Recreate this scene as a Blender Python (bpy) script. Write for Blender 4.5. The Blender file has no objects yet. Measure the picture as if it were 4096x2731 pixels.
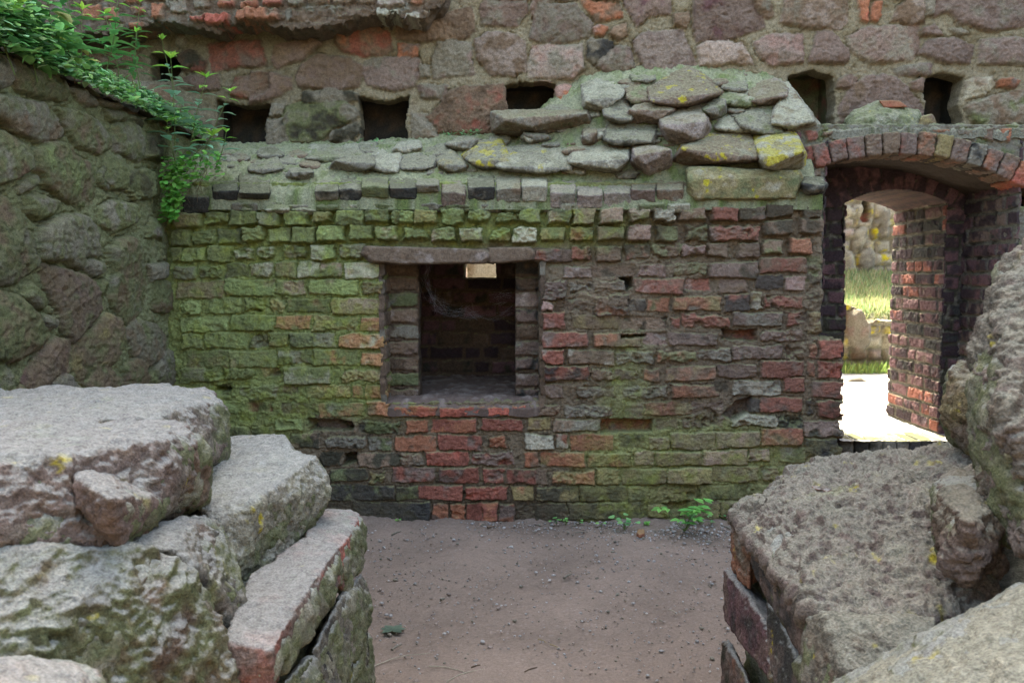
import bpy, bmesh, math, random
import numpy as np
from mathutils import Vector, Matrix
R = math.radians
scene = bpy.context.scene
col = scene.collection

# ------------------------------------------------------------------ camera
H = 1.474; PITCH = R(4.5); FPX = 3300.0
cam_d = bpy.data.cameras.new("camera"); cam = bpy.data.objects.new("camera", cam_d); col.objects.link(cam)
cam.location = (0, 0, H); cam.rotation_euler = (R(90) - PITCH, 0, 0)
cam_d.sensor_width = 23.5; cam_d.lens = FPX / 4096 * 23.5
cam_d.clip_start = 0.05; cam_d.clip_end = 2000
cam_d.dof.use_dof = True; cam_d.dof.focus_distance = 5.0; cam_d.dof.aperture_fstop = 5.0
scene.camera = cam

# ------------------------------------------------------------------ light
SUN_EL, SUN_AZ = 58.0, -3.0        # azimuth measured from +Y towards +X
w = bpy.data.worlds.new("World"); scene.world = w; w.use_nodes = True
nt = w.node_tree; bg = nt.nodes['Background']
sky = nt.nodes.new('ShaderNodeTexSky'); sky.sky_type = 'NISHITA'; sky.sun_disc = False
sky.sun_elevation = R(SUN_EL); sky.sun_rotation = R(SUN_AZ); sky.air_density = 1.0; sky.dust_density = 4.0; sky.ozone_density = 0.6
nt.links.new(sky.outputs[0], bg.inputs[0]); bg.inputs[1].default_value = 0.13
sd_ = bpy.data.lights.new("sun", 'SUN'); sd_.energy = 2.7; sd_.angle = R(0.5); sd_.color = (1.0, 0.97, 0.92)
sun = bpy.data.objects.new("sun", sd_); col.objects.link(sun)
_d = Vector((math.sin(R(SUN_AZ)) * math.cos(R(SUN_EL)), math.cos(R(SUN_AZ)) * math.cos(R(SUN_EL)), math.sin(R(SUN_EL))))
sun.rotation_euler = _d.to_track_quat('Z', 'Y').to_euler(); sun.location = (0, 12, 14)
vs = scene.view_settings; vs.view_transform = 'Standard'; vs.look = 'None'; vs.gamma = 1; vs.exposure = 3.15
vs.use_white_balance = True; vs.white_balance_temperature = 7350; vs.white_balance_tint = 3
scene.cycles.max_bounces = 6; scene.cycles.diffuse_bounces = 4; scene.cycles.use_denoising = True

# ------------------------------------------------------------------ maths helpers
_cp, _sp = math.cos(PITCH), math.sin(PITCH)
def ray(px, py):
    x = (px - 2048) / FPX; u = (1365.5 - py) / FPX
    return x, _cp + u * _sp, -_sp + u * _cp
def P(px, py, Y):
    x, y, z = ray(px, py); t = Y / y
    return (x * t, Y, H + z * t)
def Pz(px, py, zz):
    x, y, z = ray(px, py); t = (zz - H) / z
    return (x * t, y * t, zz)
def PX(px, py, X):
    x, y, z = ray(px, py); t = X / x
    return (X, y * t, H + z * t)

def _h(ix, iy, iz, s):
    n = (ix * np.uint32(374761393) + iy * np.uint32(668265263) + iz * np.uint32(2147483647 - 1274126177) + np.uint32((int(s) * 974711 + 1013) & 0xffffffff))
    n = (n ^ (n >> np.uint32(13))) * np.uint32(1274126177)
    return n ^ (n >> np.uint32(16))
def gn(p, s=0):
    """gradient noise, p (N,3) -> about -1..1"""
    f = np.floor(p); i = f.astype(np.int64).astype(np.uint32); q = p - f
    w_ = q * q * q * (q * (q * 6 - 15) + 10)
    out = np.zeros(len(p))
    for dx in (0, 1):
        wx = w_[:, 0] if dx else 1 - w_[:, 0]
        for dy in (0, 1):
            wy = w_[:, 1] if dy else 1 - w_[:, 1]
            for dz in (0, 1):
                wz = w_[:, 2] if dz else 1 - w_[:, 2]
                h = _h(i[:, 0] + np.uint32(dx), i[:, 1] + np.uint32(dy), i[:, 2] + np.uint32(dz), s)
                gx = (h & np.uint32(1023)) / 511.5 - 1; gy = ((h >> np.uint32(10)) & np.uint32(1023)) / 511.5 - 1; gz = ((h >> np.uint32(20)) & np.uint32(1023)) / 511.5 - 1
                out += wx * wy * wz * (gx * (q[:, 0] - dx) + gy * (q[:, 1] - dy) + gz * (q[:, 2] - dz))
    return out * 1.4
def fbm(p, sc, o=4, s=0, g=0.5, ridged=False):
    out = 0; a = 1; t = 0; q = p * sc
    for k in range(o):
        n = gn(q + k * 17.3, s + k)
        if ridged: n = 1 - 2 * np.abs(n)
        out = out + a * n; t += a; a *= g; q = q * 2.03
    return out / t * 1.3
def ss(a, b, x):
    t = np.clip((x - a) / (b - a), 0, 1); return t * t * (3 - 2 * t)
def lin(c):
    c = np.asarray(c, float) / 255
    return np.where(c <= 0.04045, c / 12.92, ((c + 0.055) / 1.055) ** 2.4)
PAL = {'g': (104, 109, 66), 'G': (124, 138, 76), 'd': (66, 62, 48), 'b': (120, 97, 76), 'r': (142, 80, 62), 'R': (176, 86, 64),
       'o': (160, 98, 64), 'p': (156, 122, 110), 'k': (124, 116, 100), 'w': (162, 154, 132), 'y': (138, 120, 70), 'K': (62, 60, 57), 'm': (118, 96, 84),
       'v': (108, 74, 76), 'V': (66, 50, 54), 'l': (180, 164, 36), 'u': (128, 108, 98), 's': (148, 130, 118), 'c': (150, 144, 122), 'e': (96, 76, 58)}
def desat(c, f):
    g = c @ np.array([.3, .55, .15]); return g + (c - g) * f
PALL = {k: desat(lin(v), 1.0 if k == 'l' else .79) for k, v in PAL.items()}
def sdpoly(U, V, poly):
    """signed distance (positive inside)"""
    n = len(poly); d = np.full(U.shape, 1e9); ins = np.zeros(U.shape, bool)
    for i in range(n):
        ax, ay = poly[i]; bx, by = poly[(i + 1) % n]
        ex, ey = bx - ax, by - ay; L = ex * ex + ey * ey + 1e-12
        t = np.clip(((U - ax) * ex + (V - ay) * ey) / L, 0, 1)
        d = np.minimum(d, (U - ax - t * ex) ** 2 + (V - ay - t * ey) ** 2)
        c = ((ay > V) != (by > V)) & (U < (bx - ax) * (V - ay) / (by - ay + 1e-12) + ax)
        ins ^= c
    d = np.sqrt(d); return np.where(ins, d, -d)

# ------------------------------------------------------------------ materials
def newmat(name):
    m = bpy.data.materials.new(name); m.use_nodes = True
    nt = m.node_tree; b = nt.nodes['Principled BSDF']
    return m, nt, b
def masonry(name, bump=0.5, s1=70, s2=260, top=None, topf=0.0, vary=0.35, rough=0.92, pits=True):
    m, nt, b = newmat(name); N = nt.nodes.new; L = nt.links.new
    tc = N('ShaderNodeNewGeometry')
    at = N('ShaderNodeAttribute'); at.attribute_name = 'Col'
    n1 = N('ShaderNodeTexNoise'); n1.inputs['Scale'].default_value = s1; n1.inputs['Detail'].default_value = 6; n1.inputs['Roughness'].default_value = 0.65
    n2 = N('ShaderNodeTexNoise'); n2.inputs['Scale'].default_value = s2; n2.inputs['Detail'].default_value = 4
    n3 = N('ShaderNodeTexNoise'); n3.inputs['Scale'].default_value = s1 * 0.33; n3.inputs['Detail'].default_value = 8; n3.inputs['Roughness'].default_value = 0.7
    for n in (n1, n2, n3): L(tc.outputs['Position'], n.inputs['Vector'])
    mr = N('ShaderNodeMapRange'); mr.inputs['From Min'].default_value = 0.38; mr.inputs['From Max'].default_value = 0.62
    mr.inputs['To Min'].default_value = 1 - vary; mr.inputs['To Max'].default_value = 1 + vary * 0.9
    ad = N('ShaderNodeMath'); ad.operation = 'ADD'; L(n1.outputs['Fac'], ad.inputs[0]); L(n2.outputs['Fac'], ad.inputs[1])
    hf = N('ShaderNodeMath'); hf.operation = 'MULTIPLY'; hf.inputs[1].default_value = 0.5; L(ad.outputs[0], hf.inputs[0])
    L(hf.outputs[0], mr.inputs['Value'])
    mx = N('ShaderNodeVectorMath'); mx.operation = 'SCALE'; L(at.outputs['Color'], mx.inputs[0]); L(mr.outputs[0], mx.inputs['Scale'])
    vo = N('ShaderNodeTexNoise'); vo.inputs['Scale'].default_value = s2 * .8; vo.inputs['Detail'].default_value = 3; vo.inputs['Roughness'].default_value = .8; L(tc.outputs['Position'], vo.inputs['Vector'])
    pm = N('ShaderNodeMapRange'); pm.inputs['From Min'].default_value = .36; pm.inputs['From Max'].default_value = .43; pm.inputs['To Min'].default_value = .62 if pits else .85; pm.inputs['To Max'].default_value = 1.0; L(vo.outputs['Fac'], pm.inputs['Value'])
    mq = N('ShaderNodeVectorMath'); mq.operation = 'SCALE'; L(mx.outputs[0], mq.inputs[0]); L(pm.outputs[0], mq.inputs['Scale'])
    last = mq.outputs[0]
    if top is not None:
        sx = N('ShaderNodeSeparateXYZ'); L(tc.outputs['Normal'], sx.inputs[0])
        a2 = N('ShaderNodeMath'); a2.operation = 'MULTIPLY_ADD'; L(n3.outputs['Fac'], a2.inputs[0]); a2.inputs[1].default_value = 1.1; L(sx.outputs['Z'], a2.inputs[2])
        m2 = N('ShaderNodeMapRange'); m2.inputs['From Min'].default_value = 0.95; m2.inputs['From Max'].default_value = 1.35; m2.inputs['To Max'].default_value = topf
        L(a2.outputs[0], m2.inputs['Value'])
        tcl = N('ShaderNodeVectorMath'); tcl.operation = 'SCALE'; tcl.inputs[0].default_value = tuple(lin(top)); L(mr.outputs[0], tcl.inputs['Scale'])
        mm = N('ShaderNodeMix'); mm.data_type = 'RGBA'; L(m2.outputs[0], mm.inputs[0]); L(last, mm.inputs[6]); L(tcl.outputs[0], mm.inputs[7])
        last = mm.outputs[2]
    L(last, b.inputs['Base Color'])
    b.inputs['Roughness'].default_value = rough; b.inputs['Specular IOR Level'].default_value = 0.22
    hs = N('ShaderNodeMath'); hs.operation = 'MULTIPLY_ADD'; L(n1.outputs['Fac'], hs.inputs[0]); hs.inputs[1].default_value = 1.0
    h2 = N('ShaderNodeMath'); h2.operation = 'MULTIPLY'; L(n2.outputs['Fac'], h2.inputs[0]); h2.inputs[1].default_value = 0.35; L(h2.outputs[0], hs.inputs[2])
    bp = N('ShaderNodeBump'); bp.inputs['Strength'].default_value = bump; bp.inputs['Distance'].default_value = 0.02
    L(hs.outputs[0], bp.inputs['Height']); L(bp.outputs[0], b.inputs['Normal'])
    return m
M_brick = masonry('old_brick', 0.55, 85, 330, (140, 142, 96), 0.35)
M_stone = masonry('field_stone', 0.7, 60, 240, (146, 138, 108), 0.2)
M_cap = masonry('capping_stone', 0.7, 65, 240, (158, 154, 118), 0.42, 0.42)
M_near2 = masonry('near_rough_stone', 0.9, 42, 170, (142, 142, 128), 0.5, 0.42)
M_near = masonry('near_stone', 0.8, 48, 190, (152, 153, 149), 0.7, 0.38)
M_earth = masonry('earth', 0.5, 90, 400, None, 0, 0.22, 0.97, False)
def leafmat(name, c, c2, tr=0.35):
    m, nt, b = newmat(name); N = nt.nodes.new; L = nt.links.new
    at = N('ShaderNodeAttribute'); at.attribute_name = 'Col'
    tc = N('ShaderNodeNewGeometry'); n = N('ShaderNodeTexNoise'); n.inputs['Scale'].default_value = 60; L(tc.outputs['Position'], n.inputs['Vector'])
    mr = N('ShaderNodeMapRange'); mr.inputs['To Min'].default_value = 0.75; mr.inputs['To Max'].default_value = 1.25; L(n.outputs['Fac'], mr.inputs['Value'])
    mx = N('ShaderNodeVectorMath'); mx.operation = 'SCALE'; L(at.outputs['Color'], mx.inputs[0]); L(mr.outputs[0], mx.inputs['Scale'])
    L(mx.outputs[0], b.inputs['Base Color']); b.inputs['Roughness'].default_value = 0.5; b.inputs['Specular IOR Level'].default_value = 0.35
    t = N('ShaderNodeBsdfTranslucent'); L(mx.outputs[0], t.inputs[0]); ms = N('ShaderNodeMixShader'); ms.inputs[0].default_value = tr
    L(b.outputs[0], ms.inputs[1]); L(t.outputs[0], ms.inputs[2]); L(ms.outputs[0], nt.nodes['Material Output'].inputs[0])
    return m
M_leaf = leafmat('leaf', 0, 0)
M_twig = masonry('twig_bark', 0.2, 120, 500, None, 0, 0.25)
def plainmat(name, c, rough=0.8):
    m, nt, b = newmat(name); b.inputs['Base Color'].default_value = (*lin(c), 1); b.inputs['Roughness'].default_value = rough; return m
M_web = plainmat('cobweb_silk', (205, 205, 215), 0.5)
M_dark = masonry('inner_masonry', 0.4, 60, 250, None, 0, 0.3)

# ------------------------------------------------------------------ object helpers
def mk(name, me, m, parent=None):
    o = bpy.data.objects.new(name, me); col.objects.link(o)
    if m: me.materials.append(m)
    if parent: o.parent = parent
    return o
def tag(o, label=None, cat=None, group=None, kind=None):
    if label: o['label'] = label
    if cat: o['category'] = cat
    if group: o['group'] = group
    if kind: o['kind'] = kind
    return o
def empty(name, label, cat, group=None, loc=(0, 0, 0)):
    o = bpy.data.objects.new(name, None); col.objects.link(o); o.location = loc; o.empty_display_size = .1
    return tag(o, label, cat, group)
def np_mesh(name, V, F, C=None, smooth=True):
    me = bpy.data.meshes.new(name)
    V = np.asarray(V, np.float32); F = np.asarray(F, np.int32)
    me.vertices.add(len(V)); me.vertices.foreach_set('co', V.ravel())
    k = F.shape[1]
    me.loops.add(F.size); me.loops.foreach_set('vertex_index', F.ravel())
    me.polygons.add(len(F)); me.polygons.foreach_set('loop_start', np.arange(0, F.size, k, dtype=np.int32))
    me.polygons.foreach_set('loop_total', np.full(len(F), k, np.int32))
    me.update(calc_edges=True)
    if smooth: me.polygons.foreach_set('use_smooth', np.ones(len(F), bool))
    if C is not None: setcol(me, C)
    me.validate(); return me
def setcol(me, C):
    a = me.color_attributes.new('Col', 'FLOAT_COLOR', 'POINT')
    c4 = np.ones((len(me.vertices), 4), np.float32); c4[:, :3] = np.clip(C, 0.001, 1); a.data.foreach_set('color', c4.ravel())
def codecol(code, n, k):
    """blend of the palette letters of code driven by noise n in -1..1"""
    c = [PALL[x] for x in code if x in PALL]
    if len(c) == 1: return c[0][None] * np.ones((len(n), 1))
    t = np.clip((n * 0.9 + 0.42), 0, 0.999) * (len(c) - 1) if len(c) > 2 else ss(-0.05, 0.45, n)
    if len(c) == 2: return c[0][None] * (1 - t[:, None]) + c[1][None] * t[:, None]
    i = t.astype(int); f = (t - i)[:, None]; a = np.array(c)
    return a[i] * (1 - f) + a[np.minimum(i + 1, len(c) - 1)] * f

class Field:
    """a relief wall: origin + u*U + v*V + h*Nrm ; items are traced outlines in u,v"""
    def __init__(s, org, U, V, Nr, u0, u1, v0, v1, res, seed=0, mortar=-0.014, mcol='k', mcol2='b', mrough=0.007, warp=0.006):
        s.org, s.U, s.V, s.N = map(lambda a: np.array(a, float), (org, U, V, Nr)); s.seed = seed
        s.nu = int((u1 - u0) / res) + 1; s.nv = int((v1 - v0) / res) + 1
        s.us = np.linspace(u0, u1, s.nu); s.vs = np.linspace(v0, v1, s.nv)
        s.u, s.v = np.meshgrid(s.us, s.vs); s.res = res
        p = np.stack([s.u.ravel(), s.v.ravel(), np.full(s.u.size, seed * 3.7)], 1); s.p = p
        sh = s.u.shape
        s.wu = s.u + (warp * fbm(p, 14, 3, seed + 1) + warp * .45 * fbm(p, 70, 2, seed + 2)).reshape(sh)
        s.wv = s.v + (warp * fbm(p, 14, 3, seed + 5) + warp * .45 * fbm(p, 70, 2, seed + 6)).reshape(sh)
        s.fine = fbm(p, 45, 4, seed + 9, .6).reshape(sh); s.mid = fbm(p, 12, 4, seed + 11, .55).reshape(sh)
        s.blk = fbm(p * [1, 1.6, 1], 28, 3, seed + 13, .5, True).reshape(sh)
        s.h = mortar + mrough * (s.fine + s.mid) + mrough * .6 * s.blk
        n = s.mid.ravel()
        s.c = codecol(mcol + mcol2, n, 0).reshape(sh + (3,)) * (1 + 0.16 * s.fine[..., None])
        s.keep = np.ones(sh, bool); s.mortar = mortar; s.rnd = random.Random(seed)
        s.boxes = []; s.jit = .004; s.pit = .007
    def item(s, poly, code, off=0.0, rad=0.008, bulge=0.0, rough=1.0, tilt=0.0, dark=1.0, erode=0.0, facet=0.0, groove=0.018):
        us = [q[0] for q in poly]; vs_ = [q[1] for q in poly]; mg = 0.03
        i0, i1 = np.searchsorted(s.us, [min(us) - mg, max(us) + mg]); j0, j1 = np.searchsorted(s.vs, [min(vs_) - mg, max(vs_) + mg])
        if i1 - i0 < 2 or j1 - j0 < 2: return
        sl = (slice(j0, j1), slice(i0, i1)); r = s.rnd
        sd = sdpoly(s.wu[sl], s.wv[sl], poly)
        k = r.randint(0, 999)
        fine, mid, blk = s.fine[sl], s.mid[sl], s.blk[sl]
        cu, cv = sum(us) / len(us), sum(vs_) / len(vs_)
        if erode: sd = sd - erode * np.clip(np.roll(mid, k % 7, 0) + .3, 0, 2) * 0.02
        sh = sd.shape; pp = np.stack([s.u[sl].ravel(), s.v[sl].ravel(), np.full(sd.size, k * 1.37)], 1)
        own = fbm(pp, 9, 3, s.seed + 21, .55).reshape(sh)
        t = np.clip(sd / rad, 0, 1); pr = np.sqrt(np.clip(1 - (1 - t) ** 2, 0, 1))
        br = ss(0, 0.06, sd)
        hh = off + bulge * br + rough * (0.0028 * fine + 0.0035 * own + 0.0022 * blk) + r.uniform(-1, 1) * tilt * (s.u[sl] - cu) + r.uniform(-1, 1) * tilt * (s.v[sl] - cv)
        if erode: hh = hh - erode * 0.03 * ss(0.05, .5, own) + erode * 0.008 * blk
        if facet:
            sz = .5 * max(max(us) - min(us), max(vs_) - min(vs_)); fh = np.full(sd.shape, 1e3)
            for q in range(r.randint(3, 5)):
                an = r.uniform(0, 6.28); sl_ = facet / sz * r.uniform(.3, 1.5)
                fh = np.minimum(fh, facet * r.uniform(.35, .8) - sl_ * (math.cos(an) * (s.wu[sl] - cu) + math.sin(an) * (s.wv[sl] - cv)))
            hh = hh + fh - facet * .4 + facet * .22 * np.round(own * 2.2) * (blk > -.2) * .6
        inside = sd > 0
        gv = np.exp(-((sd + .001) / .0045) ** 2) * groove * np.clip(.35 + np.roll(mid, k % 5, 1) * 1.6, 0, 1.3)
        s.h[sl] -= gv * (sd <= 0)
        s.h[sl] = np.where(inside, s.h[sl] + (hh - s.h[sl]) * pr, s.h[sl])
        cc = codecol(code, (own.ravel() * 1.25 + r.uniform(-.15, .15)), 0).reshape(sh + (3,))
        cc = cc * (r.uniform(.88, 1.12) * dark * (1 + .15 * fine + .12 * blk))[..., None]
        f = ss(-0.001, 0.006, sd)[..., None]
        s.c[sl] = s.c[sl] * (1 - f) + cc * f
    def hole(s, poly, depth=0.45, code='d'):
        us = [q[0] for q in poly]; vs_ = [q[1] for q in poly]
        sd = sdpoly(s.wu, s.wv, poly); s.keep &= ~(sd > 0)
        # rim turns inward
        rim = (sd > -0.02) & (sd <= 0); s.h = np.where(rim, s.h - 0.012 * (1 + sd / 0.02), s.h)
        s.boxes.append((min(us) - .03, max(us) + .03, min(vs_) - .03, max(vs_) + .03, depth, code))
    def build(s, name, m, parent=None, skirt=0.3):
        sh = s.u.shape
        hh = s.h.copy()
        XYZ = s.org + s.u[..., None] * s.U + s.v[..., None] * s.V + hh[..., None] * s.N
        q3 = XYZ.reshape(-1, 3)
        XYZ = XYZ - (ss(.38, .62, fbm(q3, 48, 2, 311, .5)) * s.pit).reshape(sh + (1,)) * s.N; q3 = XYZ.reshape(-1, 3)
        jt = np.stack([fbm(q3, 30, 3, 301), fbm(q3, 30, 3, 302), fbm(q3, 30, 3, 303)], 1); XYZ = XYZ + (jt * s.jit).reshape(XYZ.shape)
        s.c = s.c * (1 + .14 * fbm(q3, 70, 3, 305, .7)).reshape(sh + (1,)) * (1 + .12 * fbm(q3, 5, 3, 306)).reshape(sh + (1,))
        idx = np.arange(sh[0] * sh[1]).reshape(sh)
        k = s.keep; q = k[:-1, :-1] & k[1:, :-1] & k[:-1, 1:] & k[1:, 1:]
        F = np.stack([idx[:-1, :-1][q], idx[:-1, 1:][q], idx[1:, 1:][q], idx[1:, :-1][q]], 1)
        V = XYZ.reshape(-1, 3); C = s.c.reshape(-1, 3)
        # skirt: every border edge of the kept sheet is turned back into the wall
        E = np.concatenate([F[:, [0, 1]], F[:, [1, 2]], F[:, [2, 3]], F[:, [3, 0]]])
        key = np.sort(E, 1); kk = key[:, 0].astype(np.int64) * len(V) + key[:, 1]
        _, inv, cnt = np.unique(kk, return_inverse=True, return_counts=True)
        B = E[cnt[inv] == 1]
        bv = np.unique(B); mp = np.full(len(V), -1); mp[bv] = np.arange(len(bv)) + len(V)
        ns = 4 if skirt < .15 else 14; base = len(V); Vs = [V]; Cs = [C]; cur = V[bv].copy(); rm_ = np.full(len(V), -1); rm_[bv] = np.arange(len(bv)); b0, b1 = rm_[B[:, 0]], rm_[B[:, 1]]; prev = np.arange(len(V)); prevmap = prev.copy(); Fs = [F]
        for j in range(ns):
            dd = skirt * ((j + 1) / ns) ** 1.3
            for _ in range(2):
                sm__ = np.zeros_like(cur); ct = np.zeros(len(cur)); np.add.at(sm__, b0, cur[b1]); np.add.at(sm__, b1, cur[b0]); np.add.at(ct, b0, 1); np.add.at(ct, b1, 1)
                cur = .4 * cur + .6 * sm__ / np.maximum(ct, 1)[:, None]
            nv = cur - s.N * dd; nv = nv + (0.006 + .09 * skirt * (skirt > .2)) * np.stack([fbm(nv, 14, 3, 7), 0 * nv[:, 0], fbm(nv, 14, 3, 8)], 1)
            Vs.append(nv); Cs.append(C[bv] * (.85 + .25 * fbm(nv, 20, 3, 9))[:, None])
            nm = np.full(len(V), -1); nm[bv] = base + np.arange(len(bv)); base += len(bv)
            Fs.append(np.stack([prevmap[B[:, 1]], prevmap[B[:, 0]], nm[B[:, 0]], nm[B[:, 1]]], 1)); prevmap = nm
        V = np.concatenate(Vs); C = np.concatenate(Cs); F = np.concatenate(Fs)
        used = np.zeros(len(V), bool); used[F.ravel()] = True
        re = np.cumsum(used) - 1
        me = np_mesh(name, V[used], re[F], C[used])
        o = mk(name, me, m, parent)
        for n_, (a, b, c, d, dep, code) in enumerate(s.boxes):
            pocket(name, s, a, b, c, d, dep, code, parent)
        return o
def pocket(name, s, a, b, c, d, dep, code, parent):
    V = []; F = []
    def pt(u, v, h): return s.org + u * s.U + v * s.V - h * s.N
    n = 10
    def sheet(f, nn):
        base = len(V)
        for i in range(n + 1):
            for j in range(n + 1): V.append(f(i / n, j / n))
        for i in range(n):
            for j in range(n):
                q = base + i * (n + 1) + j; F.append((q, q + 1, q + n + 2, q + n + 1))
    sheet(lambda x, y: pt(a + (b - a) * x, c + (d - c) * y, dep), 0)
    sheet(lambda x, y: pt(a, c + (d - c) * y, .02 + (dep - .02) * x), 0); sheet(lambda x, y: pt(b, c + (d - c) * y, .02 + (dep - .02) * x), 0)
    sheet(lambda x, y: pt(a + (b - a) * y, c, .02 + (dep - .02) * x), 0); sheet(lambda x, y: pt(a + (b - a) * y, d, .02 + (dep - .02) * x), 0)
    V = np.array(V); V = V + 0.012 * np.stack([fbm(V, 12, 2, 3), fbm(V, 12, 2, 4), fbm(V, 12, 2, 5)], 1)
    C = codecol(code, fbm(V, 10, 2, 8), 0)
    mk('beam_pocket', np_mesh('beam_pocket', V, F, C), M_dark, parent)

def boxes_mesh(name, bl, m, parent=None, code='k'):
    V = []; F = []
    for (x0, x1, y0, y1, z0, z1) in bl:
        b = len(V)
        V += [(x0, y0, z0), (x1, y0, z0), (x1, y1, z0), (x0, y1, z0), (x0, y0, z1), (x1, y0, z1), (x1, y1, z1), (x0, y1, z1)]
        F += [(b, b + 3, b + 2, b + 1), (b + 4, b + 5, b + 6, b + 7), (b, b + 1, b + 5, b + 4), (b + 1, b + 2, b + 6, b + 5), (b + 2, b + 3, b + 7, b + 6), (b + 3, b, b + 4, b + 7)]
    V = np.array(V, float); return mk(name, np_mesh(name, V, F, codecol(code, np.zeros(len(V)), 0), False), m, parent)

def rock(name, pts, code, m, parent=None, vox=0.008, disp=0.006, seed=0, sm=3, lichen=0.0, label=None, ridge=0.4, pinks=0.0, sc=18):
    """convex block through pts, voxel-meshed, softened and weathered"""
    bm = bmesh.new()
    for p in pts: bm.verts.new(p)
    r = bmesh.ops.convex_hull(bm, input=bm.verts)
    for v in [v for v in bm.verts if not v.link_faces]: bm.verts.remove(v)
    bmesh.ops.recalc_face_normals(bm, faces=bm.faces)
    me = bpy.data.meshes.new(name); bm.to_mesh(me); bm.free()
    return weather(name, me, code, m, parent, vox, disp, seed, sm, lichen, label, ridge, pinks, sc)
def weather(name, me, code, m, parent, vox, disp, seed, sm, lichen, label, ridge, pinks=0.0, sc=18):
    t = bpy.data.objects.new('tmp', me); col.objects.link(t)
    rm = t.modifiers.new('r', 'REMESH'); rm.mode = 'VOXEL'; rm.voxel_size = vox
    if sm:
        s_ = t.modifiers.new('s', 'SMOOTH'); s_.factor = 0.5; s_.iterations = sm
    dg = bpy.context.evaluated_depsgraph_get(); ev = t.evaluated_get(dg)
    m2 = bpy.data.meshes.new_from_object(ev); bpy.data.objects.remove(t); bpy.data.meshes.remove(me)
    m2.name = name
    n = len(m2.vertices); co = np.empty(n * 3, np.float32); m2.vertices.foreach_get('co', co); co = co.reshape(-1, 3).astype(float)
    nr = np.empty(n * 3, np.float32); m2.vertices.foreach_get('normal', nr); nr = nr.reshape(-1, 3)
    q = co + seed * 7.13
    wv = np.stack([gn(q * 6, 1), gn(q * 6, 2), gn(q * 6, 3)], 1) * 0.04
    big = fbm(q + wv, sc * .35, 3, seed + 1); f1 = fbm(q + wv, sc, 5, seed + 2, .55); rd = fbm(q + wv, sc * 1.3, 4, seed + 3, .5, True)
    hf = fbm(q, sc * 4.5, 3, seed + 4, .6)
    steep = 1 - (.55 if ridge < .9 else .1) * np.clip(nr[:, 2], 0, 1)
    r2 = fbm(q + wv, sc * 3.0, 3, seed + 6, .55, True)
    d = disp * (1.25 * big + (1.15 * f1 + ridge * 1.3 * rd + .45 * r2) * steep) + .003 * hf * steep * min(1, disp / .006)
    # conchoidal nicks
    nick = np.clip(fbm(q, sc * .8, 2, seed + 5) - .25, 0, 1); d = d - disp * 2.0 * nick
    co2 = co + nr * d[:, None]
    m2.vertices.foreach_set('co', co2.astype(np.float32).ravel())
    k1 = fbm(q, 9, 4, seed + 7, .6); C = codecol(code, k1 * 1.1, 0) * (1 + .16 * f1 + .10 * rd)[:, None]
    pale = ss(.25, .75, fbm(q, 22, 3, seed + 8)) * ss(-.2, .5, fbm(q, 5, 2, seed + 12))
    C = C * (1 + .14 * hf[:, None]); blot = ss(.1, .5, fbm(q, 16, 4, seed + 15, .65))[:, None] * .4; C = C * (1 - blot) + PALL['e'] * .8 * blot
    if m in (M_near, M_near2):
        C = C * .80
        mo = (ss(.3, .6, fbm(q, 7, 4, seed + 41, .6)) * .5)[:, None]; C = C * (1 - mo) + lin((146, 146, 88)) * mo
    C = C * (1 - .3 * pale[:, None]) + PALL['w'][None] * .3 * pale[:, None]
    if pinks:
        pk = ss(.2, .6, fbm(q, 8, 3, seed + 31))[:, None] * pinks; C = C * (1 - pk) + PALL['p'] * pk
    if lichen:
        l = ss(.50 - lichen * .75, .60 - lichen * .68, fbm(q, 11, 4, seed + 9, .62)) * ss(-0.3, 0.2, nr[:, 2] - nr[:, 1])
        C = C * (1 - .8 * l[:, None]) + PALL['l'][None] * .8 * l[:, None]
    for p in m2.polygons: pass
    m2.polygons.foreach_set('use_smooth', np.ones(len(m2.polygons), bool))
    setcol(m2, C); m2.update()
    m2.materials.clear()
    o = mk(name, m2, m, parent)
    if label: o['label'] = label
    return o

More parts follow.
